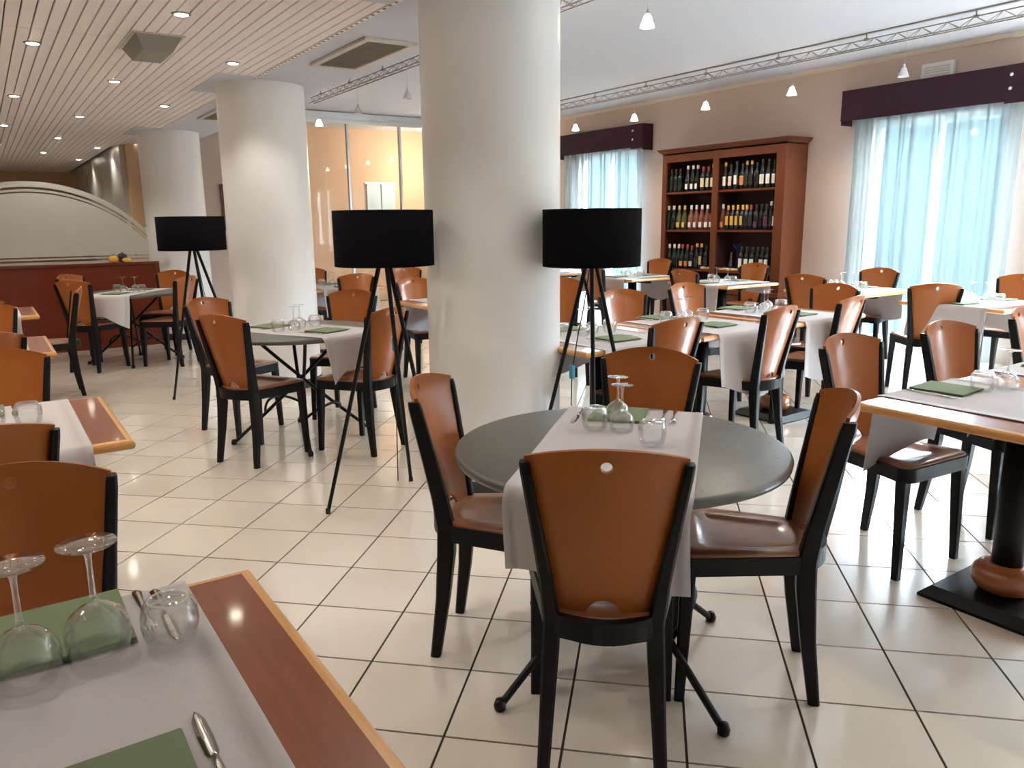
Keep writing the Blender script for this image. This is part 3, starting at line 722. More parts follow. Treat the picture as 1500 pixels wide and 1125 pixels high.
chair(3.08, 1.905, 176.0, 'dining chair behind the right foreground table, its seat half under the hanging runner', GR_)
chair(3.83, 1.87, 172.0, 'dining chair behind the right foreground table, second one from the left', GR_)
chair(4.72, 1.90, 180.0, 'dining chair cut by the right edge of the picture, only post and curl visible', GR_)
chair(-0.01, 1.83, 180.0, 'dining chair facing us behind the nearest left table, darker filled hand hole', GLft)
chair(-0.08, 2.43, 0.0, 'dining chair on the near side of the second left table, back to the camera', GLft)
chair(-0.01, 3.78, 180.0, 'dining chair on the far side of the second left table, facing the camera', GLft)
chair(-0.06, 4.62, 0.0, 'dining chair on the near side of the third left table, cut by the frame', GLft)
chair(-0.04, 6.27, 180.0, 'dining chair on the far side of the third left table, facing the camera', GLft)
chair(-0.09, 6.82, 0.0, 'dining chair on the near side of the fourth left table, only a post showing', GLft)
chair(0.585, 7.57, 89.0, 'dining chair seen edge-on at the end of the fourth left table', GLft)
chair(6.121, 3.187, -48.0, 'dining chair in front of the large curtain, back to the camera with bright round hole', GW)
chair(7.48, 3.16, 92.0, 'dining chair by the grey wall at the right edge of the picture', GW)
chair(6.30, 4.46, -80.0, 'dining chair on the room side of the window table left of the large curtain', GW)
chair(7.514, 4.496, 98.0, 'dining chair against the large curtain, lit round hole in its back', GW)
chair(6.02, 5.70, -90.0, 'dining chair in front of the bookcase, on the room side of its window table', GW)
chair(7.42, 5.98, 95.0, 'dining chair close to the right bay of the wine bookcase', GW)
chair(5.86, 6.97, -90.0, 'dining chair seen edge-on behind the right tripod lamp legs', GW)
chair(7.45, 7.55, 100.0, 'dining chair close to the left bay of the wine bookcase', GW)
chair(4.30, 5.60, 150.0, 'dining chair just right of the big column, cut by its edge', GB)
chair(3.17, 7.60, -4.0, 'dining chair seen under the middle lamp shade, back to the camera', GB)
chair(3.16, 8.88, 180.0, 'dining chair far behind the second column, only its right half visible', GB)
chair(3.30, 6.47, 178.0, 'dining chair left of the big column, pale glare on its curved back', GB)
chair(4.10, 8.30, 170.0, 'dining chair behind the glossy one left of the big column, top edge only', GB)

# ------------------------------------------------------------------ rectangular tables
TW, TD, TH = .85, .80, .75
def rect_parts():
    P = []
    b = MB(); b.box(-TW/2+.022, TW/2-.022, -TD/2+.022, TD/2-.022, TH-.028, TH); P.append(('table_top', b.mesh('table_top', M['redwood'])))
    b = MB(); n = 6  # bullnose edge swept round the rectangle
    prof = [(-.022, TH)] + [(-.013+.013*math.sin(a), TH-.016+.016*math.cos(a)) for a in [PI*i/n for i in range(n+1)]] + [(-.022, TH-.032)]
    cor = [(1, 1), (-1, 1), (-1, -1), (1, -1)]; vs = []
    for sx, sy in cor: vs += [(sx*(TW/2+d), sy*(TD/2+d), z) for d, z in prof]
    m = len(prof); b.add(vs, [(c_*m+k, c_*m+k+1, ((c_+1) % 4)*m+k+1, ((c_+1) % 4)*m+k) for c_ in range(4) for k in range(m-1)])
    P.append(('edge_band', b.mesh('edge_band', M['edgewood'])))
    b = MB(); b.bbox(-.30, .30, -.03, .03, TH-.07, TH-.03, .005); b.bbox(-.03, .03, -.29, .29, TH-.071, TH-.031, .005); P.append(('under_frame', b.mesh('under_frame', M['black'])))
    b = MB(); b.lathe([(0, .03), (.052, .03), (.052, TH-.06), (0, TH-.06)], 28); P.append(('pedestal', b.mesh('pedestal', M['black'])))
    b = MB(); b.lathe([(.05, .045)] + [(.062+.052*math.sin(PI*i/10), .1-.055*math.cos(PI*i/10)) for i in range(11)] + [(.05, .155)], 32); P.append(('wooden_collar', b.mesh('wooden_collar', M['ballwood'])))
    b = MB(); q = .21
    b.add([(-q, -q, 0), (q, -q, 0), (q, q, 0), (-q, q, 0), (-q, -q, .012), (q, -q, .012), (q, q, .012), (-q, q, .012), (-q+.035, -q+.035, .045), (q-.035, -q+.035, .045), (q-.035, q-.035, .045), (-q+.035, q-.035, .045)],
          [(3, 2, 1, 0), (8, 9, 10, 11)] + [(a+k, a+(k+1) % 4, a+4+(k+1) % 4, a+4+k) for a in (0, 4) for k in range(4)]); P.append(('base_plate', b.mesh('base_plate', M['black'])))
    return P
RECT = rect_parts()

def runner_mb(hw, edge0, edge1, drop0, drop1, z, seed, thick=.0016, edge_fn=None, nx=26, flare=.03):
    """a strip of cloth along local y, lying at z and hanging over both edges; edge_fn(x) gives the table edge"""
    rnd = random.Random(seed); ph = rnd.uniform(0, 6); R_ = .013
    def path(x, s_):       # arclength from the centre outwards, one side
        e = edge_fn(x) if edge_fn else (edge1 if s_ > 0 else edge0)
        L = abs(s_); a = L - e
        if a <= 0: return (L, 0.0)
        if a < R_*PI/2: t_ = a/R_; return (e + R_*math.sin(t_), -R_*(1-math.cos(t_)))
        d = a - R_*PI/2; fl = flare*(d/.3)*(1+.6*math.sin(14*x+ph))
        return (e + R_ + fl, -R_ - d)
    hem = .024
    xs = [-hw, -hw+hem, -hw+hem+.001] + [(-hw+hem+.001) + 2*(hw-hem-.001)*i/22 for i in range(1, 22)] + [hw-hem-.001, hw-hem, hw]
    nx = len(xs)-1
    tot0 = edge0 + R_*.57 + drop0; tot1 = edge1 + R_*.57 + drop1
    flat = 10
    ss = [-tot0 + (tot0-(edge0-.16))*i/16 for i in range(16)] + [-(edge0-.16) + (edge0+edge1-.32)*i/flat for i in range(flat)] + [(edge1-.16) + (tot1-edge1+.16)*i/16 for i in range(17)]
    vs = []; m = len(ss); b_ = MB()
    for off in (thick, 0.0):
        for i in range(nx+1):
            x = xs[i]; hm = .0014 if abs(x) > hw-hem-.0005 and off else 0.0
            for s_ in ss:
                dr = .10*math.sin(5.2*x/hw*.5+ph)+.04*math.sin(9*x+ph)
                ex = max(0, abs(s_)-(edge_fn(x) if edge_fn else (edge1 if s_ > 0 else edge0))-.03)
                o_, dz = path(x, s_+(ex*dr if s_ > 0 else -ex*dr)); sg = 1 if s_ >= 0 else -1
                wob = .0006*math.sin(31*x+5*s_+ph) + (.0009*math.sin(9*s_+3*x+ph) if dz == 0 else 0)
                hangf = min(1, max(0, -dz/.05))
                y = sg*(o_ + (off+hm if hangf > .5 else 0)); vs.append((x + .008*math.sin(6*s_+ph)*hangf, y, z + dz + (off+hm if hangf <= .5 else 0) + .0012 + wob))
    N = (nx+1)*m
    fs = [(i*m+j, (i+1)*m+j, (i+1)*m+j+1, i*m+j+1) for i in range(nx) for j in range(m-1)]
    fs += [(N+i*m+j, N+i*m+j+1, N+(i+1)*m+j+1, N+(i+1)*m+j) for i in range(nx) for j in range(m-1)]
    b_.add(vs, fs, True)
    rim = [i*m for i in range(nx+1)] + [nx*m+j for j in range(1, m)] + [i*m+m-1 for i in range(nx-1, -1, -1)] + [j for j in range(m-2, 0, -1)]
    b_.add([vs[k] for k in rim] + [vs[N+k] for k in rim], [(i, (i+1) % len(rim), len(rim)+(i+1) % len(rim), len(rim)+i) for i in range(len(rim))])
    return b_

TABLES = {}
def rect_table(key, x, y, deg, label, rl, seed, hw=.305, drops=(.28, .28), roff=0.0, group='square pedestal tables'):
    t = thing('pedestal_table', label, 'table', (x, y, 0), math.radians(deg), group)
    for n, me in RECT: new(n, me, t)
    TABLES[key] = (x, y, math.radians(deg), TH)
    if rl:
        m = runner_mb(hw, TD/2, TD/2, drops[0], drops[1], TH, seed)
        if roff: m.v = [(v[0]+roff, v[1], v[2]) for v in m.v]
        o = ob('table_runner', m, M['cloth']); o.location = (x, y, 0); o.rotation_euler = (0, 0, math.radians(deg)); tag(o, rl, 'table runner', 'grey table runners')
rect_table('L1', -.062, 1.075, 0, 'square pedestal table in the left foreground, red wood with pale edge', 'pale grey runner on the left foreground table, under two wine glasses', 1)
rect_table('L2', -.095, 3.03, 0, 'second square table from the front along the left edge', 'pale grey runner on the second left table, hanging at its near side', 2)
rect_table('L3', -.15, 5.22, 0, 'third square table from the front along the left edge', 'pale grey runner on the third left table', 3)
rect_table('L4', -.11, 7.39, 0, 'fourth square table from the front along the left edge, nearest the partition', 'pale grey runner on the fourth left table', 4)
rect_table('TR1', 3.01, 1.20, 0, 'square pedestal table at right foreground, glossy strip reflecting the window', 'grey runner on the right foreground table, hanging down behind it onto a seat', 5, hw=.27, roff=.01)
rect_table('TR2', 3.88, 1.20, 0, 'square table joined to the right foreground table, mostly outside the frame', 'grey runner on the table at the right edge of the frame', 6)
rect_table('TMa', 2.93, 3.44, 0, 'left table of the middle row, right of the big column', 'pale runner on the left table of the middle row', 7)
rect_table('TMb', 3.81, 3.46, 1, 'centre table of the middle row', 'pale runner hanging low from the centre table of the middle row', 8, drops=(.35, .25))
rect_table('TMc', 4.69, 3.52, 2, 'right table of the middle row', 'pale runner hanging low from the right table of the middle row', 9, drops=(.35, .25))
rect_table('W4', 6.50, 3.02, 84, 'window table at the right edge, in front of the grey wall', 'bluish lit runner on the window table at the right edge', 10)
rect_table('W3', 6.80, 4.36, 90, 'window table in front of the large curtain', 'runner on the window table in front of the large curtain', 11)
rect_table('W2', 6.60, 5.72, 90, 'window table in front of the right bay of the bookcase', 'white runner on the window table before the right bay of the bookcase', 12, drops=(.12, .25))
rect_table('W1', 6.55, 7.08, 90, 'window table in front of the left bay of the bookcase', 'runner on the window table left of the bookcase, corner hanging down', 13)
rect_table('W0', 6.55, 8.50, 90, 'farthest window table, by the pelmet left of the bookcase', 'white runner on the farthest window table', 14)
rect_table('B1', 3.17, 8.12, 0, 'square table seen between second column and middle lamp', 'runner on the square table between second column and middle lamp', 15)
rect_table('B2', 3.36, 5.80, 0, 'square table cut off by the left edge of the big column', 'runner on the square table beside the big column', 16)

# ------------------------------------------------------------------ round tables
RR, RH = .508, .737
def round_parts():
    P = []
    b = MB(); b.lathe([(0, RH), (RR-.014, RH), (RR-.004, RH-.004), (RR, RH-.012), (RR-.003, RH-.026), (RR-.012, RH-.03), (RR-.016, RH-.02), (RR-.02, RH-.012), (0, RH-.012)], 72); P.append(('table_top', b.mesh('table_top', M['greytop'])))
    b = MB()
    for k in range(36):
        a = 2*PI*k/36; cx, cy = (RR-.05)*math.cos(a), (RR-.05)*math.sin(a)
        b.add([(cx+.0032*math.cos(q*PI/3), cy+.0032*math.sin(q*PI/3), RH+.0004) for q in range(6)], [tuple(range(6))])
    P.append(('rim_hole', b.mesh('rim_hole', M['blackm'])))
    # four crossing legs and two arched braces
    for k in range(4):
        a = PI/4 + k*PI/2; ca, sa = math.cos(a), math.sin(a); off = .022*(1 if k % 2 else -1)
        foot = Vector((.452*ca, .452*sa, .012)); topv = Vector((-.30*ca - off*sa, -.30*sa + off*ca, RH-.02))
        mid = Vector((.0*ca - off*sa, .0*sa + off*ca, .40))
        pts = []
        for i in range(9):
            u = i/8; pts.append(foot*(1-u)**2 + mid*2*u*(1-u) + topv*u*u)
        b = MB(); b.tube(pts, .0115, 8); b.lathe([(0, -.012), (.017, -.010), (.019, .006), (.013, .022), (0, .024)], 10, (foot.x, foot.y, foot.z))
        P.append(('leg', b.mesh('leg', M['blackm'])))
    for k in range(1):
        a = PI/2 + k*PI/2; pts = []
        for i in range(13):
            u = -1+2*i/12; ang = a + u*PI/4
            d = .243; pts.append((d*math.cos(ang), d*math.sin(ang), .195+.07*(1-u*u)))
        for sg in (1, -1):
            b = MB(); b.tube([(sg*p[0], sg*p[1], p[2]) for p in pts], .009, 8); P.append(('arched_brace', b.mesh('arched_brace', M['blackm'])))
    return P
ROUND = round_parts()
def round_table(key, x, y, legdeg, label, rl, rdeg, rhw, flare, drop, seed):
    t = thing('round_table', label, 'table', (x, y, 0), math.radians(legdeg), 'round grey folding tables')
    for n, me in ROUND: new(n, me, t)
    TABLES[key] = (x, y, math.radians(rdeg), RH)
    fn = lambda q: math.sqrt(RR*RR - q*q)
    # runner: local -y end hangs, the other end stops short of the rim
    m = runner_mb(rhw, RR, RR, drop, -.06, RH, seed, edge_fn=fn, flare=flare)
    o = ob('table_runner', m, M['cloth']); o.location = (x, y, 0); o.rotation_euler = (0, 0, math.radians(rdeg)); tag(o, rl, 'table runner', 'grey table runners')
round_table('R1', 1.556, 1.725, 45.0, 'round grey table in the centre foreground', 'light runner across the nearest round table, falling behind the front chair', -49.0, .240, .004, .20, 21)
round_table('R2', 1.66, 4.98, 30.0, 'round grey table at mid left, behind the tripod lamp', 'light runner on the middle round table, corner hanging towards the lamp', 26.0, .245, .05, .22, 22)
round_table('R3', 1.24, 9.02, 32.0, 'round grey table far left before the mahogany partition', 'light runner on the far round table, hanging at its left', -37.0, .245, .05, .22, 23)

# ------------------------------------------------------------------ table ware
def wine_parts():
    """upturned wine glass: rim on the table, foot in the air; the bowl has a real wall"""
    H = .185; t_ = .0012
    out = [(.041, 0.0), (.0465, .016), (.0485, .032), (.0465, .050), (.038, .067), (.024, .079), (.011, .086), (.0058, .092)]
    inn = [(0, .082), (.010, .0835), (.022, .0770), (.0365, .0655), (.0452, .0492), (.0473, .032), (.0453, .016), (.0398, 0.0004)]
    b = MB(); b.lathe([(0, .092)] + out[::-1] + [(.0404, -.0004)] + inn[::-1], 32); bowl = b.mesh('bowl', M['glass'])
    b = MB(); b.lathe([(.0058, .0915), (.0046, .105), (.0042, .145), (.005, .163), (.009, .1745), (.009, .1752)], 14); stem = b.mesh('stem', M['stem'])
    b = MB(); b.lathe([(0, .1750), (.009, .1750), (.022, .1795), (.041, H-.0028), (.0428, H-.0014), (.042, H), (.012, H+.0005), (0, H+.0006)], 32); foot = b.mesh('foot', M['glass'])
    return (('bowl', bowl), ('stem', stem), ('foot', foot))
WINE = wine_parts()
_out = [(.0345, 0), (.041, .017), (.0438, .036), (.0432, .053), (.0395, .067), (.034, .0745), (.031, .0762), (.029, .0748), (0, .0735)]
_inn = [(0, .0675), (.028, .0678), (.0365, .0640), (.0415, .0525), (.0424, .036), (.0397, .017), (.0333, .0003)]
_b = MB(); _b.lathe(_out[::-1] + [(.0339, -.0004)] + _inn[::-1], 32)
TUMB = (_b.mesh('tumbler_body', M['glass']),)
_b = MB(); _b.lathe([(.0285, .0748), (.0295, .0768), (.0312, .0768), (.0325, .0755), (.031, .0745), (.0285, .0748)], 32); TBASE = _b.mesh('base_ring', M['stem'])
def at(key, u, v):
    x, y, a, z = TABLES[key]; ca, sa = math.cos(a), math.sin(a)
    return (x + ca*u - sa*v, y + sa*u + ca*v, z + .0035)
def loc_of(key, wx, wy):
    x, y, a, z = TABLES[key]; ca, sa = math.cos(a), math.sin(a); dx, dy = wx-x, wy-y
    return (ca*dx + sa*dy, -sa*dx + ca*dy)
def wine(key, u, v, label):
    t = thing('wine_glass', label, 'wine glass', at(key, u, v), random.uniform(0, 3), 'upturned wine glasses')
    for n, me in WINE: new(n, me, t)
    if key != 'L1': t.scale = (.84, .84, .84)
def tumbler(key, u, v, label):
    t = new('tumbler', TUMB[0], None, at(key, u, v), random.uniform(0, 3)); tag(t, label, 'tumbler', 'upturned tumblers')
    new('base_ring', TBASE, t)
def napkin_mesh(w_, d_, seed):
    rnd = random.Random(seed); b = MB()
    for k, (z0, z1, s) in enumerate(((0, .0028, 1.0), (.0030, .0060, .985), (.0062, .0100, .995))):
        dx, dy = rnd.uniform(-.003, .003), rnd.uniform(-.003, .003)
        bm = bmesh.new(); bmesh.ops.create_cube(bm, size=1)
        for v in bm.verts: v.co = (v.co.x*w_*s+dx, v.co.y*d_*s+dy, (z0+z1)/2 + v.co.z*(z1-z0))
        bmesh.ops.bevel(bm, geom=bm.edges[:], offset=.0012, segments=2, affect='EDGES'); b.bm(bm, False)
    return b.mesh('green_napkin', M['napkin'])
NAP = [napkin_mesh(.19, .20, 1), napkin_mesh(.22, .21, 2)]
def napkin(key, u, v, deg, label, k=0):
    o = new('napkin', NAP[k], None, at(key, u, v), TABLES[key][2] + math.radians(deg)); tag(o, label, 'napkin', 'folded green napkins')
def flat_strip(secs, z=.0, th=.0022):
    """secs: (y, halfwidth, z centre)"""
    b = MB(); vs = []
    for y, h_, zc in secs: vs += [(-h_, y, z+zc), (0, y, z+zc+th), (h_, y, z+zc), (0, y, z+zc-th*.3)]
    b.add(vs, [(4*i+k, 4*i+(k+1) % 4, 4*i+4+(k+1) % 4, 4*i+4+k) for i in range(len(secs)-1) for k in range(4)] + [(3, 2, 1, 0), tuple(len(vs)-4+k for k in range(4))], True)
    return b
_kb = flat_strip([(-.10, .0075, .003), (-.095, .0088, .004), (-.02, .0058, .0045), (0, .005, .0045)], th=.004)
_kl = flat_strip([(0, .005, .003), (.01, .0085, .0025), (.05, .0098, .002), (.09, .0085, .002), (.105, .004, .002), (.112, .0008, .002)], th=.0012)
KNIFE = (_kb.mesh('handle', M['steel']), _kl.mesh('blade', M['steel']))
_fh = flat_strip([(-.10, .0072, .003), (-.09, .0082, .004), (-.02, .0045, .005), (.02, .0038, .006), (.035, .009, .005), (.055, .012, .003)], th=.003)
_ft = MB()
for q in (-1.5, -.5, .5, 1.5):
    _ft.bar([((q*.0062, .055, .0035), .0018, .0012, .0004), ((q*.0062, .075, .0018), .0016, .0011, .0004), ((q*.0058, .096, .0052), .0009, .0008, .0003)])
    # tines run along y: sections were stacked, so re-lay them below
_ft = MB()
for q in (-1.5, -.5, .5, 1.5): _ft.tube([(q*.006, .054, .004), (q*.0062, .072, .002), (q*.006, .098, .0058)], .0017, 6, r2=.0009)
FORK = (_fh.mesh('handle', M['steel']), _ft.mesh('tine', M['steel']))
def knife(key, u, v, deg, label):
    o = new('table_knife', KNIFE[0], None, at(key, u, v), TABLES[key][2] + math.radians(deg)); tag(o, label, 'knife', 'table knives'); new('blade', KNIFE[1], o)
def fork(key, u, v, deg, label):
    o = new('table_fork', FORK[0], None, at(key, u, v), TABLES[key][2] + math.radians(deg)); tag(o, label, 'fork', 'table forks'); new('tines', FORK[1], o)

def setting(key, where, us=(-.16, -.055, .055, .16), v=0.0, nap=.255, what='wwtt', cut=True, rev=False):
    """four upturned glasses across the middle, a napkin with cutlery on each side"""
    order = ['tumbler', 'wine', 'wine', 'tumbler']
    vs = (.02, -.02, .03, -.01)
    for i, (k_, u) in enumerate(zip(order, us)):
        side = 'left' if i < 2 else 'right'
        if rev: side = 'right' if i < 2 else 'left'
        if k_ == 'wine': wine(key, u, v+vs[i], '%s wine glass of the upturned pair on %s' % (side, where))
        else: tumbler(key, u, v+vs[i], '%s upturned tumbler on %s' % (side, where))
    for s, n in ((-1, 'near' if not rev else 'room-side'), (1, 'far' if not rev else 'wall-side')):
        napkin(key, .0, v+s*nap, 0, 'green napkin on the %s side of %s' % (n, where))
        if cut:
            knife(key, s*.125, v+s*(nap-.01), 0 if s < 0 else 180, 'knife beside the %s napkin on %s' % (n, where))
            fork(key, s*-.125, v+s*(nap-.01), 0 if s < 0 else 180, 'fork beside the %s napkin on %s' % (n, where))

# left foreground table, placed item by item
def P(key, wx, wy): return loc_of(key, wx, wy)
wine('L1', *P('L1', -.020, 1.262), 'left upturned wine glass of the pair on the left foreground table')
wine('L1', *P('L1', .078, 1.285), 'right upturned wine glass of the pair on the left foreground table')
tumbler('L1', *P('L1', .178, 1.255), 'upturned tumbler over cutlery handles on the left foreground table')
tumbler('L1', *P('L1', -.135, 1.25), 'upturned tumbler cut by the left edge on the left foreground table')
napkin('L1', *P('L1', .02, 1.387), 0, 'green napkin behind the wine glasses on the left foreground table', 1)
napkin('L1', *P('L1', .03, .895), 0, 'green napkin at the bottom edge of the picture, left foreground table', 1)
fork('L1', *P('L1', .158, 1.375), 180, 'fork left of its neighbour above the tumbler, left foreground table')
knife('L1', *P('L1', .186, 1.36), 180, 'knife with handle showing above the tumbler, left foreground table')
knife('L1', *P('L1', .165, .925), 0, 'knife beside the bottom napkin on the left foreground table')
# nearest round table
def PR(wx, wy): return loc_of('R1', wx, wy)
wine('R1', *PR(1.655, 1.825), 'front upturned wine glass on the nearest round table')
wine('R1', *PR(1.735, 1.935), 'rear upturned wine glass on the nearest round table, behind the front one')
tumbler('R1', *PR(1.60, 1.895), 'left upturned tumbler on the nearest round table')
tumbler('R1', *PR(1.625, 1.655), 'front right upturned tumbler on the nearest round table')
napkin('R1', *PR(1.785, 1.985), 0, 'green napkin at the far side of the nearest round table')
knife('R1', *PR(1.665, 2.065), 180, 'knife left of the far napkin on the nearest round table')
fork('R1', *PR(1.895, 1.875), 180, 'left fork of two right of the napkin on the nearest round table')
fork('R1', *PR(1.915, 1.845), 180, 'right fork of two right of the napkin on the nearest round table')
# middle round table
def P2(wx, wy): return loc_of('R2', wx, wy)
setting('R2', 'the middle round table', us=(-.15, -.05, .05, .15), nap=.25)
setting('R3', 'the far round table', us=(-.14, -.05, .05, .14), nap=.25)
setting('L2', 'the second left table', v=.03)
setting('L3', 'the third left table', cut=False)
# right foreground table
tumbler('TR1', *P('TR1', 3.13, 1.41), 'left upturned tumbler on the right foreground table')
wine('TR1', *P('TR1', 3.235, 1.37), 'upturned wine glass at the right edge of the picture, right foreground table')
napkin('TR1', *P('TR1', 3.04, 1.50), 4, 'green napkin behind the tumbler on the right foreground table')
napkin('TR1', *P('TR1', 3.0, .93), 0, 'green napkin on the near side of the right foreground table')
fork('TR1', *P('TR1', 2.915, 1.49), 180, 'fork half under the napkin on the right foreground table')
setting('TR2', 'the table cut by the right frame edge', cut=False)
setting('TMa', 'the left table of the middle row', v=.10)
setting('TMb', 'the centre table of the middle row', v=.14)
setting('TMc', 'the right table of the middle row', v=.12)
setting('W4', 'the window table at the right edge', cut=False, rev=True)
setting('W3', 'the window table before the large curtain', cut=False, rev=True)
setting('W2', 'the window table before the bookcase right bay', cut=False, rev=True)
setting('W1', 'the window table before the bookcase left bay', cut=False, rev=True)
setting('B1', 'the square table behind the middle lamp', cut=False)
setting('B2', 'the square table beside the big column', cut=False)

# ------------------------------------------------------------------ tripod lamps
def tripod_lamp(x, y, angs, label, sh_r, z0, z1, r_foot, cord=None):
    t = thing('tripod_lamp', label, 'floor lamp', (x, y, 0), 0, 'black tripod floor lamps')
    b = MB(); b.lathe([(sh_r, z0), (sh_r, z1), (sh_r-.003, z1), (sh_r-.003, z0), (sh_r, z0)], 56); ob('lamp_shade', b, M['shade'], t)
    b = MB(); b.lathe([(sh_r-.0035, z0+.004), (sh_r-.0035, z1-.004)], 48); ob('shade_lining', b, M['shadein'], t)
    b = MB(); b.lathe([(0, z0+.02), (.022, z0+.02), (.022, z0+.085), (0, z0+.085)], 16); ob('lamp_holder', b, M['blackm'], t)
    b = MB(); b.lathe([(0, .055), (.02, .05), (.028, .03), (.022, .008), (.012, 0), (0, 0)], 14, (0, 0, z0+.085)); ob('bulb', b, M['white'], t)
    b = MB()
    for a in range(3):
        q = a*2*PI/3; b.tube([(0, 0, z1-.04), ((sh_r-.003)*math.cos(q), (sh_r-.003)*math.sin(q), z1-.02)], .0025, 6)
    ob('shade_spider', b, M['blackm'], t)
    for a in angs:
        q = math.radians(a); l = MB(); l.tube([(.345*r_foot/.345*math.cos(q), r_foot*math.sin(q), 0.006), (.018*math.cos(q), .018*math.sin(q), z0+.045)], .0095, 10, r2=.0115)
        lo_ = ob('leg', l, M['blackm'], t)
        f_ = MB(); f_.lathe([(0, 0), (.012, 0), (.012, .022), (.0095, .026)], 10, (r_foot*math.cos(q), r_foot*math.sin(q), 0)); ob('rubber_foot', f_, M['pad'], lo_)
    if cord:
        c_ = MB(); c_.tube(cord, .0028, 6); co = ob('power_cord', c_, M['pad'], t)
        k = cord[len(cord)//2]; s_ = MB(); s_.bbox(k[0]-.012, k[0]+.012, k[1]-.012, k[1]+.012, k[2]-.035, k[2]+.035, .006); ob('cord_switch', s_, M['blue2'], co)
tripod_lamp(1.612, 3.487, (170, 50, -70), 'black tripod lamp left of the big column', .2385, 1.212, 1.472, .345, [(0, 0, 1.25), (.05, .06, 1.1), (.10, .14, .8), (.13, .22, .4), (.16, .3, .004)])
tripod_lamp(2.466, 2.960, (115, 235, -5), 'black tripod lamp right of the big column', .2385, 1.197, 1.468, .345, [(0, 0, 1.24), (-.02, .03, 1.0), (-.035, .06, .84), (-.045, .09, .66), (-.04, .11, .3), (-.05, .16, .004)])
tripod_lamp(1.366, 6.456, (120, 275, 0), 'black tripod lamp farthest left, beside the second column', .250, 1.225, 1.480, .375, [(0, 0, 1.25), (.04, .05, 1.1), (.10, .10, .7), (.12, .16, .3), (.12, .2, .004)])

# ------------------------------------------------------------------ ceiling fittings
DL = []
for j in range(-4, 6):
    for i in range(-2, 1):
        DL.append((1.07+1.23*i-.02*j, 4.8+2.4*j)); DL.append((.43+1.23*(i+1)-.02*j, 6.0+2.4*j))
kk = 0
for (x, y) in sorted(DL, key=lambda p: p[1]):
    if y < 2.0 or y > 15.6 or x < -2.2: continue
    if y > 9 and x < .2: continue
    if any(math.hypot(x-cx, y-cy) < .75 for cx, cy in COLS): continue
    s = on_screen((x, y, ZS)); vis = s and 0 <= s[0] <= 1500 and 0 <= s[1] <= 1125
    row = int(round((y-1.2)/1.2)); nth = int(round((x+2.0)/1.23))
    t = tag(new('downlight', None, None, (x, y, ZS)), 'recessed downlight in the slatted ceiling, %s row from the front, %s from left' % (ORD[row], ORD[nth]), 'ceiling light', 'downlights in the slatted ceiling')
    b = MB(); b.lathe([(.052, .002), (.052, -.004), (.038, -.008), (.036, -.003), (.036, .006)], 24); ob('ring', b, M['ring'], t)
    b = MB(); b.lathe([(0, -.0125), (.02, -.0115), (.036, -.0075)], 20); ob('lens', b, M['spot'], t)
    light('downlight_beam', 'SPOT', (0, 0, -.012), SPOT_W, WARM, t, .035, (math.radians(125), .55))
    kk += 1

# wedge-shaped housing under the slats
def U(px, py, z):
    u = (px-750)/1135.9; v = (562.5-py)/1135.9; d = Rr*u + Uu*v + Ff
    t_ = (z-1.4097)/d.z; return (d.x*t_, d.y*t_)
t = thing('ceiling_unit', 'grey wedge-shaped housing fixed under the slatted ceiling', 'ceiling unit', (1.055, 5.62, ZS))
b = MB(); b.add([(-.135, -.27, 0), (.135, -.27, 0), (.135, .27, 0), (-.135, .27, 0), (-.085, -.20, -.085), (.085, -.20, -.085), (.085, .20, -.085), (-.085, .20, -.085)],
    [(3, 2, 1, 0)[::-1], (4, 5, 6, 7)[::-1], (0, 1, 5, 4), (1, 2, 6, 5), (2, 3, 7, 6), (3, 0, 4, 7)]); ob('housing', b, M['greybox'], t)
b = MB(); b.bbox(-.15, .15, -.285, .285, -.006, 0.0, .002); ob('flange', b, M['ventframe'], t)
def ceiling_vent(x0, x1, y0, y1, label):
    t = thing('ceiling_vent', label, 'vent', (0, 0, ZS)); f = .045
    b = MB(); b.bbox(x0, x1, y0, y0+f, -.022, 0, .006); b.bbox(x0, x1, y1-f, y1, -.022, 0, .006); b.bbox(x0, x0+f, y0+f, y1-f, -.022, 0, .006); b.bbox(x1-f, x1, y0+f, y1-f, -.022, 0, .006); ob('vent_frame', b, M['ventframe'], t)
    b = MB(); b.box(x0+f, x1-f, y0+f, y1-f, -.012, -.004); ob('filter_panel', b, M['vent'], t)
    n = 14
    for k in range(n):
        xx = x0+f+(x1-x0-2*f)*(k+.5)/n; q = MB(); q.bbox(xx-.006, xx+.006, y0+f, y1-f, -.016, -.012, .0015); ob('slat', q, M['vent'], t)
ceiling_vent(2.13, 2.50, 4.76, 5.74, 'grey ceiling vent grille in the white strip, left of the big column')
ceiling_vent(2.10, 2.48, 8.20, 9.15, 'grey ceiling vent grille between the second and third columns')

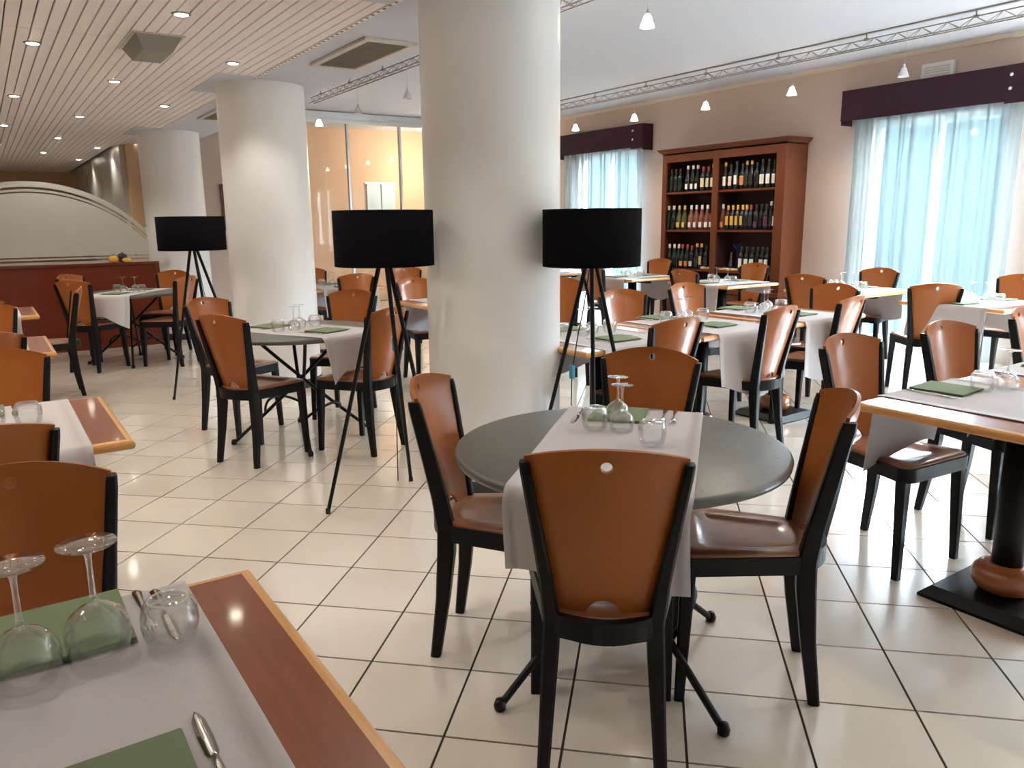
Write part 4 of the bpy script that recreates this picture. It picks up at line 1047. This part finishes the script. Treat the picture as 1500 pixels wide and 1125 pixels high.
# track trusses with pendant lamps
def truss(x, y0, y1, label, n_hang):
    t = thing('lighting_truss', label, 'lighting truss', (x, 0, 0)); zt, zb = ZH-.055, ZH-.125
    b = MB(); b.bbox(-.02, .02, y0, y1, ZH-.008, ZH, .002); ob('ceiling_rail', b, M['trussmetal'], t)
    for dx, z in ((0, zt), (-.035, zb), (.035, zb)):
        r = MB(); r.tube([(dx, y0, z), (dx, y1, z)], .0055, 8); ob('rod', r, M['trussmetal'], t)
    b = MB(); step = .11; y = y0; k = 0
    while y < y1-step:
        for dx in (-.035, .035):
            a, c_ = ((0, y, zt), (dx, y+step, zb)) if k % 2 == 0 else ((dx, y, zb), (0, y+step, zt)); b.tube([a, c_], .003, 5, caps=False)
        b.tube([(-.035, y, zb), (.035, y, zb)], .003, 5, caps=False)
        y += step; k += 1
    z_ = ob('lattice', b, M['trussmetal'], t); z_['kind'] = 'stuff'
    for k in range(n_hang):
        y = y0+.35+(y1-y0-.7)*k/(n_hang-1); q = MB(); q.tube([(0, y, zt), (0, y, ZH-.005)], .006, 6); q.bbox(-.012, .012, y-.02, y+.02, zt-.012, zt+.012, .003); ob('hanger', q, M['trussmetal'], t)
truss(3.78, -.6, 10.2, 'metal lighting truss under the ceiling left and right of the big column', 12)
truss(6.97, 2.2, 10.6, 'metal lighting truss running under the ceiling before the window wall', 9)
def pendant(x, y, zc, lit, label):
    t = thing('pendant_lamp', label, 'pendant lamp', (x, y, 0), 0, 'pendant lamps on the trusses')
    b = MB(); b.tube([(0, 0, ZH-.05), (0, 0, zc+.05)], .0022, 6); ob('cord', b, M['alu'], t)
    b = MB(); b.lathe([(0, .062), (.008, .060), (.011, .045), (.012, .030), (0, .030)], 14, (0, 0, zc)); ob('cap', b, M['alu'], t)
    b = MB(); b.lathe([(.012, .034), (.02, .028), (.046, -.042), (.048, -.046), (.044, -.044), (.017, .026)], 24, (0, 0, zc)); ob('glass_shade', b, M['globe' if lit else 'globeoff'], t)
    b = MB(); b.lathe([(0, .02), (.008, .015), (.012, -.005), (.008, -.02), (0, -.024)], 12, (0, 0, zc)); ob('bulb', b, M['globe' if lit else 'white'], t)
    if lit: light('pendant_glow', 'SPOT', (0, 0, zc-.05), PEND_W, (1, .88, .70), t, .03, (math.radians(150), .6))
for y, lit, lb in ((3.993, 1, 'lit pendant lamp hanging nearest, top centre just right of the big column'), (5.24, 1, 'lit pendant lamp hidden behind the big column, nearer one'), (6.24, 1, 'lit pendant lamp hidden behind the big column, farther one'),
                   (7.46, 0, 'unlit pendant lamp left of the big column, the one closest to it'), (8.72, 0, 'unlit pendant lamp left of the big column, second from it'), (9.97, 1, 'lit pendant lamp beside the second column, at the truss end'),
                   (2.74, 1, 'lit pendant lamp just above the frame, over the right foreground table'), (1.49, 1, 'lit pendant lamp above the frame, nearest the camera'), (.24, 1, 'lit pendant lamp above and behind the frame')):
    pendant(3.78, y, 2.69, lit, lb)
for y, lit, lb in ((4.09, 0, 'unlit pendant lamp in front of the white wall vent'), (5.25, 1, 'lit pendant lamp above the right end of the bookcase'), (6.39, 1, 'lit pendant lamp above the left end of the bookcase'),
                   (7.56, 1, 'lit pendant lamp right of the smaller-looking pelmet'), (8.73, 1, 'lit pendant lamp nearest the big column on the window side'), (2.93, 1, 'lit pendant lamp past the right frame edge before the window wall')):
    pendant(6.97, y, 2.68, lit, lb)
# corridor lamp behind the glazed screen
t = thing('globe_lamp', 'warm globe lamp in the corridor behind the glass screen', 'ceiling lamp', (6.75, 12.5, 2.55))
b = MB(); b.lathe([(0, -.11)] + [(.11*math.sin(PI*i/12), -.11*math.cos(PI*i/12)) for i in range(1, 12)] + [(0, .11)], 24); ob('globe', b, M['globe'], t)
b = MB(); b.tube([(0, 0, .11), (0, 0, ZH-2.55)], .006, 8); ob('stem', b, M['alu'], t)
light('corridor_glow', 'POINT', (0, 0, -.2), CORR_W, (1, .89, .70), t, .1)
